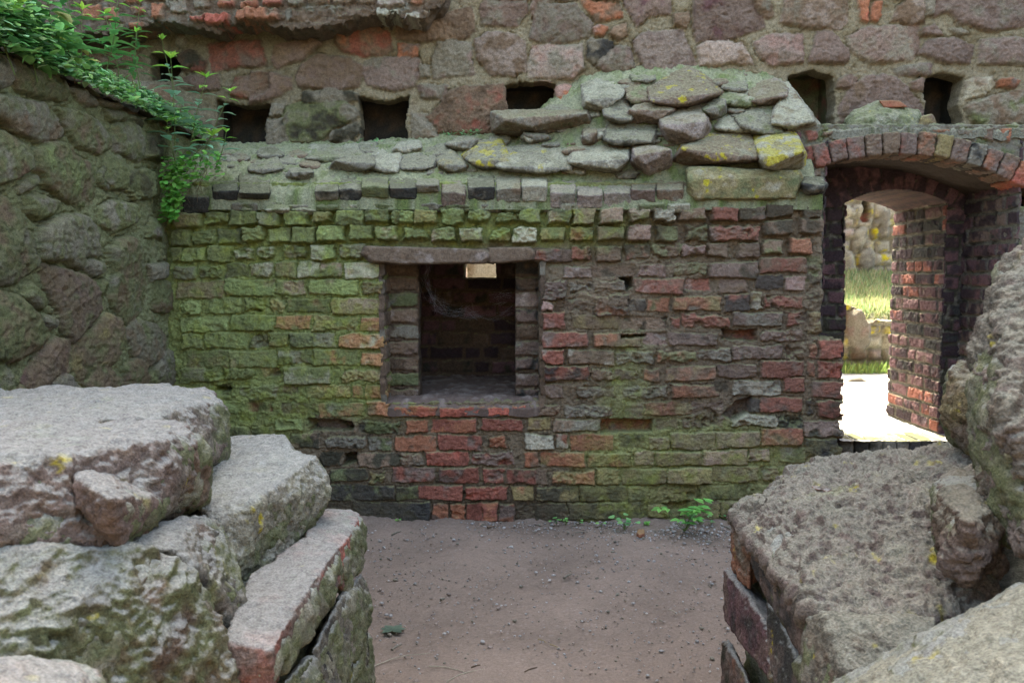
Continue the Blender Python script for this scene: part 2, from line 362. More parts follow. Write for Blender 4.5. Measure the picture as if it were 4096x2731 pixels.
# ================================================================== BRICK WALL (front ledge wall with the niche)
YW = 4.85
def uvw(px, py, Y=YW):
    q = P(px, py, Y); return (q[0], q[2])
ZB = {'A': (680, 820, 2.6727), 'B': (1500, 820, 2.6727), 'C': (2340, 820, 2.2189), 'D': (680, 1240, 2.6727), 'E': (2140, 1040, 2.1778),
      'F': (1100, 1560, 2.2615), 'G': (2100, 1560, 1.96), 'H': (2400, 800, 1.206)}
BR = """A 70 325 90 245 bd 1|A 380 640 75 195 dg 0|A 650 930 70 210 dg 1|A 955 1165 75 220 Kk 2|A 1235 1475 80 220 dGg 1|A 1525 1745 60 200 yw 2 e|A 1790 2070 55 210 gdK 2|A 2090 2330 50 190 Kd 3
A 20 200 260 420 Kd 0|A 235 465 270 420 gG 0 e|A 510 760 255 400 Kd -1|A 805 1000 240 400 go 1|A 1060 1295 250 395 gd 0|A 1315 1550 245 390 gG 1|A 1600 1865 225 375 Gg 2|A 1920 2160 215 375 gd 1|A 2205 2440 230 380 gp 2
A 20 110 460 600 dg 0|A 135 370 460 605 Gg 0|A 400 640 450 600 gk 1|A 665 905 460 585 wg 0 e|A 940 1105 445 580 wg 0 e|A 1215 1460 430 570 gdw 0 e|A 1505 1750 425 580 Gw 1|A 1790 2060 420 580 wkp 1 e
A 55 270 650 790 kd 1|A 320 550 645 780 gk 1 e|A 600 840 630 770 dk -1|A 860 1085 625 770 wb 1|A 1115 1335 615 775 bgd 1|A 1370 1590 605 775 wg 1|A 1615 1840 620 775 gp 1|A 1870 2255 625 780 gwp 0
A 80 560 820 1000 bg 0|A 600 1110 800 965 Gb 1|A 1135 1450 805 960 gp 0|A 1495 2005 810 955 Gb 1|A 2045 2280 820 965 bo 0 e
A 100 350 1010 1170 Gg 0 e|A 365 755 1000 1160 gG 0|A 780 1015 990 1140 gd 0 e|A 1045 1230 990 1140 yg 0 e|A 1265 1700 1000 1145 dgr 0|A 1730 2290 1000 1160 yp 1
B 180 425 60 210 Gd 2 e|B 435 665 50 205 yg 3|B 710 955 50 205 gG 2|B 1000 1250 50 190 gw 2 e|B 1280 1535 70 185 gdy 1 e|B 1550 1760 50 180 gk 2|B 1845 2085 60 195 Kp 2|B 2115 2350 45 205 bg 2
B 300 560 240 385 gw 1 e|B 600 860 230 385 gp 2|B 910 1150 235 385 bw 2|B 1240 1445 240 390 Gy 0 e|B 1480 1735 240 400 wg 1 e|B 1775 2025 240 380 gy 1|B 2080 2325 240 385 go 1
B 1700 2000 470 590 mr 1|B 2090 2320 440 590 rd 0 e
C 135 340 35 165 pg 3|C 380 575 20 150 gpw 2 e|C 595 800 20 150 wg 2 e|C 840 1055 15 135 bg 1|C 1130 1350 20 135 mr 1|C 1360 1595 15 130 md 1|C 1600 1830 0 110 dm 0
C 120 330 195 310 bg 2|C 370 585 180 315 pv 3|C 640 830 185 310 dg 0|C 880 1095 180 330 rgb 0 e|C 1110 1560 180 320 mrd 0 e|C 1600 1825 140 260 db 0
C 1915 2100 120 245 bd 2|C 105 320 370 500 bg 2|C 360 570 350 480 dr -2|C 600 860 340 460 gb 0 e|C 860 1080 350 460 pb 0 e|C 1090 1265 345 460 be 0|C 1355 1540 335 460 mb 1|C 1590 1750 310 425 bg 0|C 1820 1995 290 425 ob 1
C 70 440 540 640 bd -2|C 470 730 520 640 pb -1 e|C 785 1075 500 625 bgr 0 e|C 1115 1530 515 640 md 1|C 1565 1970 470 590 brb 0|C 1975 2110 450 570 dg 0
C 120 350 670 770 bk 1|C 440 870 660 785 brp 1|C 905 1105 655 760 rp -3|C 1195 1440 665 780 bm 0|C 1520 1760 625 745 KK 0|C 1780 1960 640 760 pb 0
C 100 400 800 1000 bKo 2 e|C 390 530 840 940 Kk 0|C 560 750 830 940 og 0|C 785 1215 815 940 yok 1|C 1240 1465 790 935 Kr 1|C 1470 1565 770 935 wy 2|C 1575 1925 790 910 re 0 e
C 320 725 985 1110 bd -2|C 760 845 990 1090 rm 0|C 850 1290 960 1090 mrb 0 e|C 1310 1740 950 1070 mk 1|C 1790 1965 940 1070 rm 0 e
E 250 495 60 160 ms 1|E 80 275 175 340 mw 2 e|E 300 540 200 290 ke -2 e|E 65 150 370 440 ps 2|E 70 262 455 595 rp 2|E 330 720 480 600 bye 0|E 170 480 330 440 ek -2 e
E 65 455 620 755 rm 2|E 520 920 640 760 bo 1|E 950 1140 640 740 ps -2|E 1170 1590 630 740 mK 0|E 1640 1940 600 700 rm -5|E 1950 2320 590 720 mb 0 e
E 70 245 780 905 rk 2|E 300 690 790 905 bw 1|E 700 1030 790 900 km 0 e|E 1060 1420 790 895 ogo 1 e|E 1430 1700 770 880 ke 0 e|E 1725 2145 745 860 mk 1|E 2170 2352 745 860 be 0 e
E 65 460 925 1050 rKr 3|E 490 670 945 1050 bp 0 e|E 680 900 945 1050 md -1 e|E 940 1095 950 1050 bo 0|E 1150 1565 930 1045 oby 1|E 1590 1915 910 1025 mb 1|E 1970 2330 880 1020 rm 1
E 60 250 1075 1190 mb 0|E 370 700 1100 1200 kb 0 e|E 750 1150 1100 1200 kd -1 e|E 1200 1600 1080 1190 obm 1|E 1570 1690 1060 1150 de -2|E 1730 2140 1050 1170 wk 1|E 2165 2340 1020 1155 rb 1
G 40 270 120 200 br 0 e|G 320 700 110 215 km 0 e|G 790 930 100 230 mg -1|G 940 1300 95 195 gry 0|G 1310 1560 90 300 me -2 e|G 1690 1840 60 170 Kk 0|G 1850 2165 60 170 rm 1
G 25 195 215 305 yb 0|G 230 600 230 320 kb 0|G 600 990 230 325 rm -6|G 1030 1195 230 310 bg -2|G 1230 1300 220 310 me -1 e|G 1600 1980 185 295 wb 0 e|G 1980 2180 185 300 Kd 0 e
G 0 220 345 465 wk 1|G 245 330 345 460 wr 0|G 355 695 350 470 ro 0|G 745 930 355 450 Kd -1|G 970 1135 365 465 mg 0|G 1150 1495 335 460 mb 1|G 1510 1835 330 445 mp 1|G 1850 2165 305 425 rm 1
G 0 100 485 600 ob 0|G 130 465 490 600 oy 0|G 495 830 495 600 oyg 0|G 855 1015 480 590 bp 0|G 1030 1380 480 595 by 1|G 1395 1735 470 585 pb 1|G 1755 1930 460 565 pm 0|G 1960 2200 450 560 gk 0
G 0 160 625 735 bm 0|G 210 545 630 735 oy 1|G 560 740 615 740 yg 0|G 765 1100 620 735 bg 0|G 1125 1465 615 725 by 2|G 1475 1820 605 715 bk 0|G 1850 2010 600 710 bk 0 e|G 2040 2200 600 700 bm 0
G 0 65 760 865 yg 0|G 90 420 765 865 dy 0|G 430 790 760 870 gd 0|G 815 975 760 870 gG 0|G 1025 1355 755 865 yg -1 e|G 1370 1710 750 855 gk 0|G 1740 2100 740 850 gk 0 e
G 80 330 890 1020 de 0|G 340 900 890 1010 dK 0|G 970 1120 895 1000 yg 1|G 1340 1530 870 1010 by 0|G 1540 1800 880 1010 db 0|G 1820 2200 880 1010 db 0
D 120 610 75 235 Gg 0|D 655 1105 65 210 Gg 1|D 1140 1500 60 205 gog 0|D 1530 2005 65 215 gyb 0|D 2035 2265 80 220 rp 0
D 125 345 260 410 gd 0|D 370 835 250 400 Gg 0|D 870 1055 250 400 gk -1 e|D 1065 1260 245 385 yg 1|D 1285 1770 255 400 gKk 1|D 1800 2295 260 395 ow 1
D 180 620 445 610 gb 0|D 640 1115 440 610 gb 0|D 1165 1510 430 580 gw 0|D 1540 2015 435 575 go 0|D 2060 2300 450 590 ow 1
D 110 355 620 770 gk 0|D 370 900 620 760 gG 0 e|D 980 1180 620 710 yb -2 e|D 1220 1700 610 790 gw 1|D 1830 2320 630 775 yp 0 e
D 430 640 800 910 Gd -2|D 700 1150 800 950 gk 0 e|D 1200 1390 800 900 md -3 e|D 1470 1925 810 945 gyo 0|D 1960 2045 815 940 oy 0|D 2090 2320 815 950 oy 0
D 540 800 985 1110 Gg 0|D 820 1090 980 1090 dr -2|D 1190 1590 1000 1120 mg -2|D 1600 2060 1000 1125 ogk 0|D 2110 2345 980 1130 ob 1
F 1075 1470 150 240 Rr 1|F 1495 1895 150 235 Rr 1|F 1935 2110 145 220 RR 1|F 2135 2265 140 215 RR 0
F 0 230 260 370 Gg 0|F 300 700 270 380 md -5|F 730 1130 285 400 gk 0 e|F 1185 1375 270 390 or 0|F 1415 1820 255 385 or 0|F 1860 2240 250 375 ro 0
F 150 400 400 520 db 0|F 440 830 420 540 kd 0 e|F 850 1050 435 545 gk 0|F 1085 1465 420 545 ob 0|F 1485 1870 410 540 rm 0|F 1915 2105 405 530 or 0 e
F 400 600 570 690 dK -1|F 750 1125 570 690 bd 0|F 1140 1335 570 690 bk 0 e|F 1365 1750 560 680 rR 0|F 1785 2160 555 685 mr 0 e
F 500 830 720 820 dg 0|F 850 1000 730 850 yg 0 e|F 1060 1440 705 830 mr 0|F 1480 1855 700 835 rm 0|F 1880 2065 710 835 rm 0|F 2085 2352 715 840 rb 0
F 300 690 860 1000 Kg 0|F 700 1080 870 990 Kg 0|F 1100 1290 870 990 dg 0|F 1305 1690 860 995 rm 0|F 1720 2110 870 990 rR 0|F 2150 2340 875 1000 yo 0
F 700 940 1015 1180 Kd 0|F 950 1390 1015 1185 Kd 0|F 1430 1560 1040 1190 om 0|F 1585 1715 1020 1200 oo 0|F 1735 1870 1020 1190 rr 0|F 1880 2010 1025 1190 ro 0|F 2030 2165 1035 1190 mo 0
H 1055 1170 675 765 rR 3|H 1005 1045 690 765 or 2|H 1005 1035 780 850 or 2|H 1055 1170 780 860 rR 3|H 1030 1170 875 950 rm 3|H 1050 1168 970 1045 rd 3|H 990 1030 960 1040 Kd 1 e|H 985 1165 1065 1140 mK 3|H 1045 1168 1155 1240 Kd 3|H 995 1035 1155 1240 Kd 2|H 1000 1170 1255 1330 md 3|H 1000 1170 1345 1420 dK 3|H 990 1070 330 400 dg 0 e|H 1000 1110 545 640 yb 2 e|H 985 1070 440 500 dv 0 e|H 985 1065 20 90 dk 0 e"""
wallroot = empty('brick_wall', 'brick wall around the niche, green with algae at the left, red-brown at the right', 'wall')
bw = Field((0, YW, 0), (1, 0, 0), (0, 0, 1), (0, -1, 0), -2.06, 2.0, -0.04, 2.02, 0.0048, 11, -0.015, 'b', 'b', 0.010, 0.008)
# mortar colour changes from green growth at the left to earthy brown at the right
def mossf(u, v):
    q = ss(-.2, -1.0, u) * ss(.55, 0.8, v + .15 * (u < -1.2))
    q = np.maximum(q, .8 * ss(.25, .6, u) * ss(.75, .45, v) * ss(1.9, 1.3, u)); q = np.maximum(q, .9 * ss(1.55, 1.75, v) * ss(1.0, .4, u))
    q = np.maximum(q, .7 * np.exp(-((u - .68) / .13) ** 2) * ss(1.3, .9, v))
    return np.clip(q, 0, 1)
nz = fbm(bw.p, 6, 4, 77).reshape(bw.u.shape)
ms = np.clip(mossf(bw.u + nz * .12, bw.v + nz * .1) + .25 * nz * mossf(bw.u, bw.v), 0, 1)[..., None]
mc = lin((116, 102, 84)); mg = lin((122, 128, 82))
bw.c = (mc * (1 - ms) + mg * ms) * (1 + .2 * bw.fine[..., None] + .15 * bw.mid[..., None])
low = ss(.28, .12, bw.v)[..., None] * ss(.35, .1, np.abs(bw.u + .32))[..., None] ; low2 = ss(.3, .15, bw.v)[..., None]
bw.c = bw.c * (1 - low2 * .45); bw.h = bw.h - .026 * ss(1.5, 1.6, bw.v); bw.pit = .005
seen = []
for line in BR.split('\n'):
    for it in line.split('|'):
        a = it.split(); z = ZB[a[0]]; x0, x1, y0, y1 = [float(t) / z[2] + (z[0] if k < 2 else z[1]) for k, t in enumerate(a[1:5])]
        seen.append((x0, x1, y0, y1, a[5], float(a[6]), len(a) > 7))
rr = random.Random(5)
y = 1500                                     # the courses hidden from the photo's viewpoint
while y < 2110:
    x = 672 - rr.uniform(0, 100)
    while x < 1290:
        wd = rr.choice([80, 165, 170]); r_ = (x, min(x + wd, 1290), y, y + 56)
        cx, cy = (r_[0] + r_[1]) / 2, y + 28
        if not any(s[0] - 8 < r_[1] and s[1] + 8 > r_[0] and s[2] - 6 < r_[3] and s[3] + 6 > r_[2] for s in seen) and cx < (760 if y < 1640 else 900 if y < 1700 else 1130 if y < 1820 else 1230):
            seen.append((*r_, 'gd', 0, False))
        x += wd + 14
    y += 69
late_list = []
for (x0, x1, y0, y1, code, off, er) in seen:
    j = lambda a: rr.uniform(-a, a); x0 -= 4; x1 += 4; y0 -= 3; y1 += 3
    q = [(x0 + j(6), y1 + j(6)), ((x0 + x1) / 2, y1 + j(5)), (x1 + j(6), y1 + j(6)), (x1 + j(6), (y0 + y1) / 2), (x1 + j(6), y0 + j(5)), ((x0 + x1) / 2, y0 + j(5)), (x0 + j(6), y0 + j(5)), (x0 + j(6), (y0 + y1) / 2)]
    top = 0.020 if y1 < 980 else (0.008 if y1 < 1060 else 0)
    if x0 > 3190: top -= 0.02
    o_ = off * 0.011 + top + j(.006) + (j(.010) if y1 < 1100 else 0)
    if off <= -5 and 'late' not in globals(): late_list.append((q, code)); continue
    bw.item([uvw(*t) for t in q], code, o_, 0.0065, 0.002, 1.15, 0.10, rr.uniform(.72, 1.25) if (x0 < 1500 or y1 < 1050) else rr.uniform(.85, 1.12), 1.4 if er else rr.choice([.15, .2, .4, .7]), 0, .012)
ero = np.zeros(bw.u.shape)
for (cx, cy, wx, wy, am) in ((2420, 1190, 120, 90, 1), (2620, 1030, 130, 70, .8), (2720, 1090, 90, 50, .7), (2330, 1570, 130, 60, 1), (2560, 1600, 160, 60, .7), (2780, 1640, 90, 90, 1), (2900, 1330, 90, 40, .6), (1010, 1620, 120, 70, .8), (1200, 1600, 90, 50, .7),
                             (900, 1450, 100, 40, .5), (1330, 1690, 90, 30, .7), (2500, 1420, 140, 50, .5), (2950, 1000, 110, 60, .6), (800, 960, 120, 60, .4), (1600, 900, 200, 60, .35), (3240, 1200, 60, 350, .8), (2650, 2000, 60, 40, .9), (3020, 1540, 60, 60, .7)):
    c_ = uvw(cx, cy); ero = np.maximum(ero, am * np.exp(-(((bw.u - c_[0]) / (wx / 680)) ** 2 + ((bw.v - c_[1]) / (wy / 680)) ** 2) * 1.2))
ero = ero * ss(-.35, .35, bw.mid + .5 * bw.fine + .25)
lay = fbm(bw.p * [1, 3.2, 1], 9, 4, 91, .55, True).reshape(bw.u.shape)
bw.h = bw.h * (1 - .7 * ero) + .75 * ero * (-.014 + .034 * bw.mid + .022 * lay + .012 * bw.fine)
er3 = ero[..., None]; ecol = lin((112, 98, 80)) * (1 - ms) + lin((122, 128, 84)) * ms
bw.c = bw.c * (1 - .6 * er3) + ecol * .6 * er3 * (1 + .35 * bw.mid[..., None] + .25 * lay[..., None])
for q, code in late_list + [([(2945, 1600), (3010, 1590), (3000, 1650), (2930, 1690), (2890, 1660)], 'me'), ([(1010, 1236), (1040, 1232), (1045, 1250), (1010, 1250)], 'dK'), ([(2480, 1338), (2590, 1335), (2590, 1352), (2485, 1355)], 'ed'), ([(860, 1545), (930, 1550), (920, 1572), (850, 1568)], 'dK'), ([(2640, 2010), (2760, 2005), (2750, 2040), (2690, 2050)], 'yg')]:
    bw.item([uvw(*t) for t in q], code, -.095 if code != 'yg' else -.05, .006, 0, 2.0, .05, 1, .6)
# streaks of lime and bright algae
stk = ss(.25, .7, fbm(bw.p * [3.5, .7, 1], 7, 3, 95).reshape(bw.u.shape))[..., None]
bw.c = bw.c * (1 - .5 * stk * ms) + lin((172, 178, 108)) * .5 * stk * ms
br_ = ss(.05, .5, fbm(bw.p, 16, 4, 99, .6).reshape(bw.u.shape))[..., None]; bw.c = bw.c * (1 - .4 * br_) 
dks = ss(.2, .6, fbm(bw.p * [1.2, .8, 1], 5, 4, 97).reshape(bw.u.shape))[..., None] * ss(1.2, 1.7, bw.v)[..., None] * ss(.3, -.6, bw.u)[..., None]
bw.c = bw.c * (1 - .6 * dks)
gt = ss(-.6, .7, bw.mid + .6 * bw.fine)[..., None]
bw.c = bw.c * (1 - .42 * ms * (.5 + gt * .5)) + lin((134, 142, 80)) * .42 * ms * (.5 + gt * .5) * (1 + .25 * bw.fine[..., None])
rt = ss(.15, .5, bw.u)[..., None] * ss(.55, .75, bw.v)[..., None]
bw.c = bw.c * (1 - .28 * rt) + lin((104, 86, 72)) * .28 * rt * (1 + .3 * bw.mid[..., None])
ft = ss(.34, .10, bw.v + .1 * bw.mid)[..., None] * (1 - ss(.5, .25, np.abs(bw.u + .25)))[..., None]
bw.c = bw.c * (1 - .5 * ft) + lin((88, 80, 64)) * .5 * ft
# vertical outline: right end steps out at the door
px_r = np.array([uvw(3290, 1100)[0], uvw(3368, 1500)[0]]); zst = uvw(3300, 1352)[1]
edge = np.where(bw.v < zst, px_r[1], px_r[0]) + .02 * bw.mid + 0.012 * np.sign(np.sin(bw.v * 61)) * (bw.v < zst)
bw.keep &= bw.u < edge
# niche
nx0, nx1 = uvw(1540, 1300)[0], uvw(2160, 1300)[0]; nz0, nz1 = uvw(1700, 1612)[1], uvw(1700, 1046)[1]
sdn = sdpoly(bw.wu + .004 * bw.fine, bw.wv, [(nx0, nz0), (nx1 + .004, nz0 + .01), (nx1, nz1), (nx0 - .005, nz1)])
bw.keep &= ~(sdn > 0)
# small putlog gap right of the niche
bw.item([uvw(*t) for t in [(2475, 1113), (2530, 1107), (2535, 1145), (2505, 1165), (2500, 1125)]], 'dK', -0.12, .004)
bw.item([uvw(*t) for t in [(1375, 1815), (1425, 1810), (1430, 1850), (1370, 1862)]], 'dK', -0.10, .006)
lr_ = (ss(.2, .6, bw.u) * ss(.62, .45, bw.v) * ss(-.5, .4, bw.mid) * .4)[..., None]; bw.c = bw.c * (1 - lr_) + lin((150, 140, 92)) * lr_
mp_ = (ss(.0, .45, fbm(bw.p, 11, 5, 123, .65).reshape(bw.u.shape)) * .55)[..., None] * ms; bw.c = bw.c * (1 - mp_) + lin((134, 142, 64)) * mp_
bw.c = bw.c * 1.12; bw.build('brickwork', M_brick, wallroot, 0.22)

# core that gives the wall its thickness (the chamber behind the niche stays hollow)
core = [(-2.6, -.92, 4.95, 6.4, -.1, 1.9), (.36, 1.80, 4.98, 6.4, -.1, 1.9), (-.92, .36, 4.95, 6.4, -.1, nz0 - .06), (-.92, .36, 4.95, 6.4, 1.72, 1.9)]
sx0, sx1 = P(1855, 1080, 5.95)[0], P(1985, 1080, 5.95)[0]
core += [(-.92, sx0, 6.0, 6.39, nz0 - .06, 1.72), (sx1, .36, 6.0, 6.39, nz0 - .06, 1.72), (sx0, sx1, 6.0, 6.39, nz0 - .06, 1.455), (sx0, sx1, 6.0, 6.39, 1.66, 1.72)]
boxes_mesh('wall_core', core, M_dark, wallroot, 'm')

def auto_bricks(f, u0, u1, v0, v1, code, course=0.094, lens=(.125, .25, .255), joint=.013, off=0.0, seed=1, er=.3, head=None, rough=1.0, rad=.007):
    r = random.Random(seed); v = v0; k = 0
    while v < v1:
        u = u0 - r.uniform(0, .2)
        while u < u1:
            L_ = r.choice(lens); a, b = u + joint / 2, u + L_ - joint / 2
            if b > u0 and a < u1:
                j = lambda t: r.uniform(-t, t); c, d = v + joint / 2, v + course - joint / 2
                f.item([(a + j(.004), c + j(.003)), (b + j(.004), c + j(.003)), (b + j(.004), d + j(.003)), (a + j(.004), d + j(.003))], r.choice(code), off + j(.004), rad, .002, rough, .03, r.uniform(.85, 1.15), er)
            u += L_
        v += course; k += 1

# niche jambs, set back behind the opening
nj = empty('niche', 'square opening in the brick wall with set-back jambs and an earthy sill', 'wall niche')
YJ = 5.03
ji = [P(1676, 1300, YJ)[0], P(2059, 1300, YJ)[0]]
fj = Field((0, YJ, 0), (1, 0, 0), (0, 0, 1), (0, -1, 0), nx0 - .12, nx1 + .12, nz0 - .08, nz1 + .1, .006, 23, -.012, 'e', 'e', .006)
for (a, b, cds, sd0) in ((nx0 - .12, ji[0], ['bs', 'gk', 'eb', 'bm', 'ke'], 3), (ji[1], nx1 + .12, ['mK', 'ms', 'mK', 'mk', 'eb'], 4)):
    v = nz0 - .03; r = random.Random(sd0); k = 0
    while v < nz1 + .1:
        hh = .098; cd = cds[k % 5] if v < 1.3 else ('eb' if sd0 == 3 else 'eK')
        fj.item([(a, v + .006), (b + r.uniform(-.012, .006) * (1 if sd0 == 3 else 0), v + .006), (b + r.uniform(-.01, .005) * (sd0 == 3), v + hh - .006), (a, v + hh - .006)], cd, r.uniform(-.004, .006), .012, .003, 1.3, .05, 1, .5)
        v += hh; k += 1
dd = .012 * fj.mid
fj.keep &= ~((fj.u > ji[0] + dd) & (fj.u < ji[1] + dd * .5))
kp = fj.keep.copy()
for sd_j in (fj.u < -.28, fj.u >= -.28):
    fj.keep = kp & sd_j; fj.build('jamb', M_brick, nj, 0.12)
# reveals between wall face and jambs
for nm, X, sg, sd0 in (('left', nx0, 1, 31), ('right', nx1, -1, 32)):
    fr = Field((X, 0, 0), (0, 1, 0), (0, 0, 1), (sg, 0, 0), YW - .01, YJ + .02, nz0 - .04, nz1 + .06, .008, sd0, -.01, 'e', 'e')
    auto_bricks(fr, YW - .02, YJ + .03, nz0 - .04, nz1 + .06, ['ke', 'eb', 'bm'], .098, seed=sd0)
    fr.build('reveal', M_brick, nj, .03)
# chamber
CX0, CX1, CY = -.80, .27, 5.93
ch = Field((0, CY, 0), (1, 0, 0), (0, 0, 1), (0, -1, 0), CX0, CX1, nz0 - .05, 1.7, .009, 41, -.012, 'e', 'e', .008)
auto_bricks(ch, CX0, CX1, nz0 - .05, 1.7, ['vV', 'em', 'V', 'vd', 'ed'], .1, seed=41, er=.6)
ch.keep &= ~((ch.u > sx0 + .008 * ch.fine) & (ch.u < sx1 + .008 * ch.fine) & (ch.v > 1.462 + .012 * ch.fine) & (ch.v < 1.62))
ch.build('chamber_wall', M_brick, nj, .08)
for X, sg, sd0 in ((CX0, 1, 43), (CX1, -1, 44)):
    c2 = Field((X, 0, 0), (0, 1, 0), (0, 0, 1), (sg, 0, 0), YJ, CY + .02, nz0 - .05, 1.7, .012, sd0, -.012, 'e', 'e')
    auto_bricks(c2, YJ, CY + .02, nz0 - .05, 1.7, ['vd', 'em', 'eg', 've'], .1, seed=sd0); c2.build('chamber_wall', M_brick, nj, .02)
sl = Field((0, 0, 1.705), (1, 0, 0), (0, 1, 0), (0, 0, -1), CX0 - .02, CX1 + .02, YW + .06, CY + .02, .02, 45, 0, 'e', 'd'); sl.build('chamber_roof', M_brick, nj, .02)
# sill of packed earth and mortar
si = Field((0, 0, nz0), (1, 0, 0), (0, 1, 0), (0, 0, 1), CX0 - .02, CX1 + .02, YW - .012, CY + .02, .008, 47, 0, 'm', 's', .005)
si.h += .018 * np.exp(-((si.v - 5.0) / .12) ** 2) + .02 * si.mid + .03 * ss(5.2, 5.9, si.v) - .03 * ss(YW + .03, YW - .01, si.v)
si.c = si.c * .95
si.keep &= (si.v > YW + .06) | ((si.u > nx0 - .012) & (si.u < nx1 + .012))
si.build('sill', M_earth, nj, .05)
# slit tunnel
for X, sg in ((sx0 - .004, 1), (sx1 + .004, -1)):
    t_ = Field((X, 0, 0), (0, 1, 0), (0, 0, 1), (sg, 0, 0), CY, 6.42, 1.44, 1.68, .03, 48, 0, 'y', 'k'); t_.build('slit_side', M_stone, nj, .002)
t_ = Field((0, 0, 1.462), (1, 0, 0), (0, 1, 0), (0, 0, 1), sx0 - .01, sx1 + .01, CY - .005, 6.42, .02, 49, 0, 'k', 'w', .006); t_.build('slit_sill', M_stone, nj, .01)
# lintel of two long rounded stones
lt = [(1455, 985), (1600, 993), (1940, 996), (1972, 1010), (1968, 1030), (1940, 1052), (1600, 1056), (1480, 1048), (1445, 1015)]
def slab(pts, y0, y1, k=1.0): return [P(a, b, y0) for a, b in pts] + [P(a, b, y1) for a, b in pts]
cen = lambda pts, f: [((a - sum(p[0] for p in pts) / len(pts)) * f + sum(p[0] for p in pts) / len(pts), (b - sum(p[1] for p in pts) / len(pts)) * f + sum(p[1] for p in pts) / len(pts)) for a, b in pts]
rock('lintel', [P(a, b, 4.79) for a, b in cen(lt, .93)] + slab(lt, 4.83, 5.06), 'bs', M_stone, nj, .006, .004, 3, 2, 0, 'long rounded sandstone lintel over the dark opening')
lt2 = [(1950, 990), (2120, 988), (2142, 1005), (2140, 1040), (2020, 1050), (1950, 1052)]
rock('lintel', [P(a, b, 4.81) for a, b in cen(lt2, .9)] + slab(lt2, 4.84, 5.06), 'be', M_stone, nj, .006, .004, 4, 2, 0, 'shorter lintel stone at the right end of the opening')
rock('lintel', slab([(2130, 990), (2300, 1000), (2290, 1046), (2140, 1048)], 4.845, 5.06), 'em', M_stone, nj, .008, .003, 5, 2)

# ---- sloping rubble cap
zrt = [(400, 600), (680, 597), (780, 595), (1000, 592), (1400, 588), (1600, 578), (1750, 568), (1950, 556), (2060, 548), (2120, 500), (2200, 440), (2330, 345), (2500, 312), (2750, 300), (3000, 330), (3130, 345), (3230, 440), (3290, 520), (3500, 540)]
zx = np.array([P(a, b, 5.45)[0] for a, b in zrt]); zz = np.array([P(a, b, 5.45)[2] for a, b in zrt])
def capz(X, Y):
    zr = np.interp(X, zx, zz)
    z1 = 2.035
    a = np.interp(Y, [4.83, 4.86, 4.95], [1.90, 1.965, z1])
    t = np.clip((Y - 4.95) / .5, 0, 1.15)
    return np.where(Y < 4.95, a, z1 + (zr - z1) * (1.25 * t - .25 * t * t))
nu, nv = 560, 110
us = np.linspace(-2.25, 1.80, nu); ts = np.linspace(4.835, 5.56, nv); U_, V_ = np.meshgrid(us, ts)
pp = np.stack([U_.ravel(), V_.ravel(), np.zeros(U_.size)], 1)
n1 = fbm(pp, 10, 4, 60); n2 = fbm(pp, 45, 4, 61, .6)
ramp = (capz(U_, V_)).ravel() + .026 * n1 + .011 * n2 + .02 * fbm(pp, 20, 3, 62, .5, True)
Vv = np.stack([U_.ravel(), V_.ravel() + .03 * fbm(pp * [1, 0, 1], 9, 3, 66) * ss(5.0, 4.84, V_.ravel()), ramp], 1)
gm = ss(-.2, .5, n1 + .3 * n2)[:, None]
Cc = (lin((146, 146, 118)) * (1 - gm) + lin((104, 116, 68)) * gm) * (1 + .3 * n2[:, None]) * (1 - .35 * ss(.1, .5, fbm(pp, 22, 4, 67, .6)))[:, None]
idx = np.arange(nu * nv).reshape(nv, nu)
Fq = np.stack([idx[:-1, :-1].ravel(), idx[:-1, 1:].ravel(), idx[1:, 1:].ravel(), idx[1:, :-1].ravel()], 1)
# front and right sides go down into the wall
def side(line, V0, F0, C0, dz):
    b = len(V0); k = len(line); nv_ = V0[line].copy(); nv_[:, 2] = dz
    F = np.stack([line[:-1], np.arange(b, b + k - 1), np.arange(b + 1, b + k), line[1:]], 1)
    return np.concatenate([V0, nv_]), np.concatenate([F0, F]), np.concatenate([C0, C0[line]])
Vv, Fq, Cc = side(idx[0], Vv, Fq, Cc, 1.86); Vv, Fq, Cc = side(idx[:, -1], Vv, Fq, Cc, 1.86)
cape = empty('rubble_coping', 'sloping rubble and tilted bricks topping the brick wall, heaped high at the right', 'wall coping')
mk('mortar_bed', np_mesh('mortar_bed', Vv, Fq, Cc), M_cap, cape)
def surfY(px, py, lo=4.84, hi=5.5):
    ys = np.linspace(lo, hi, 120); x, y, z = ray(px, py)
    zr_ = H + z / y * ys; d = zr_ - capz(x / y * ys, ys)
    i = np.where(d < 0)[0]
    return float(ys[i[0]]) if len(i) else hi
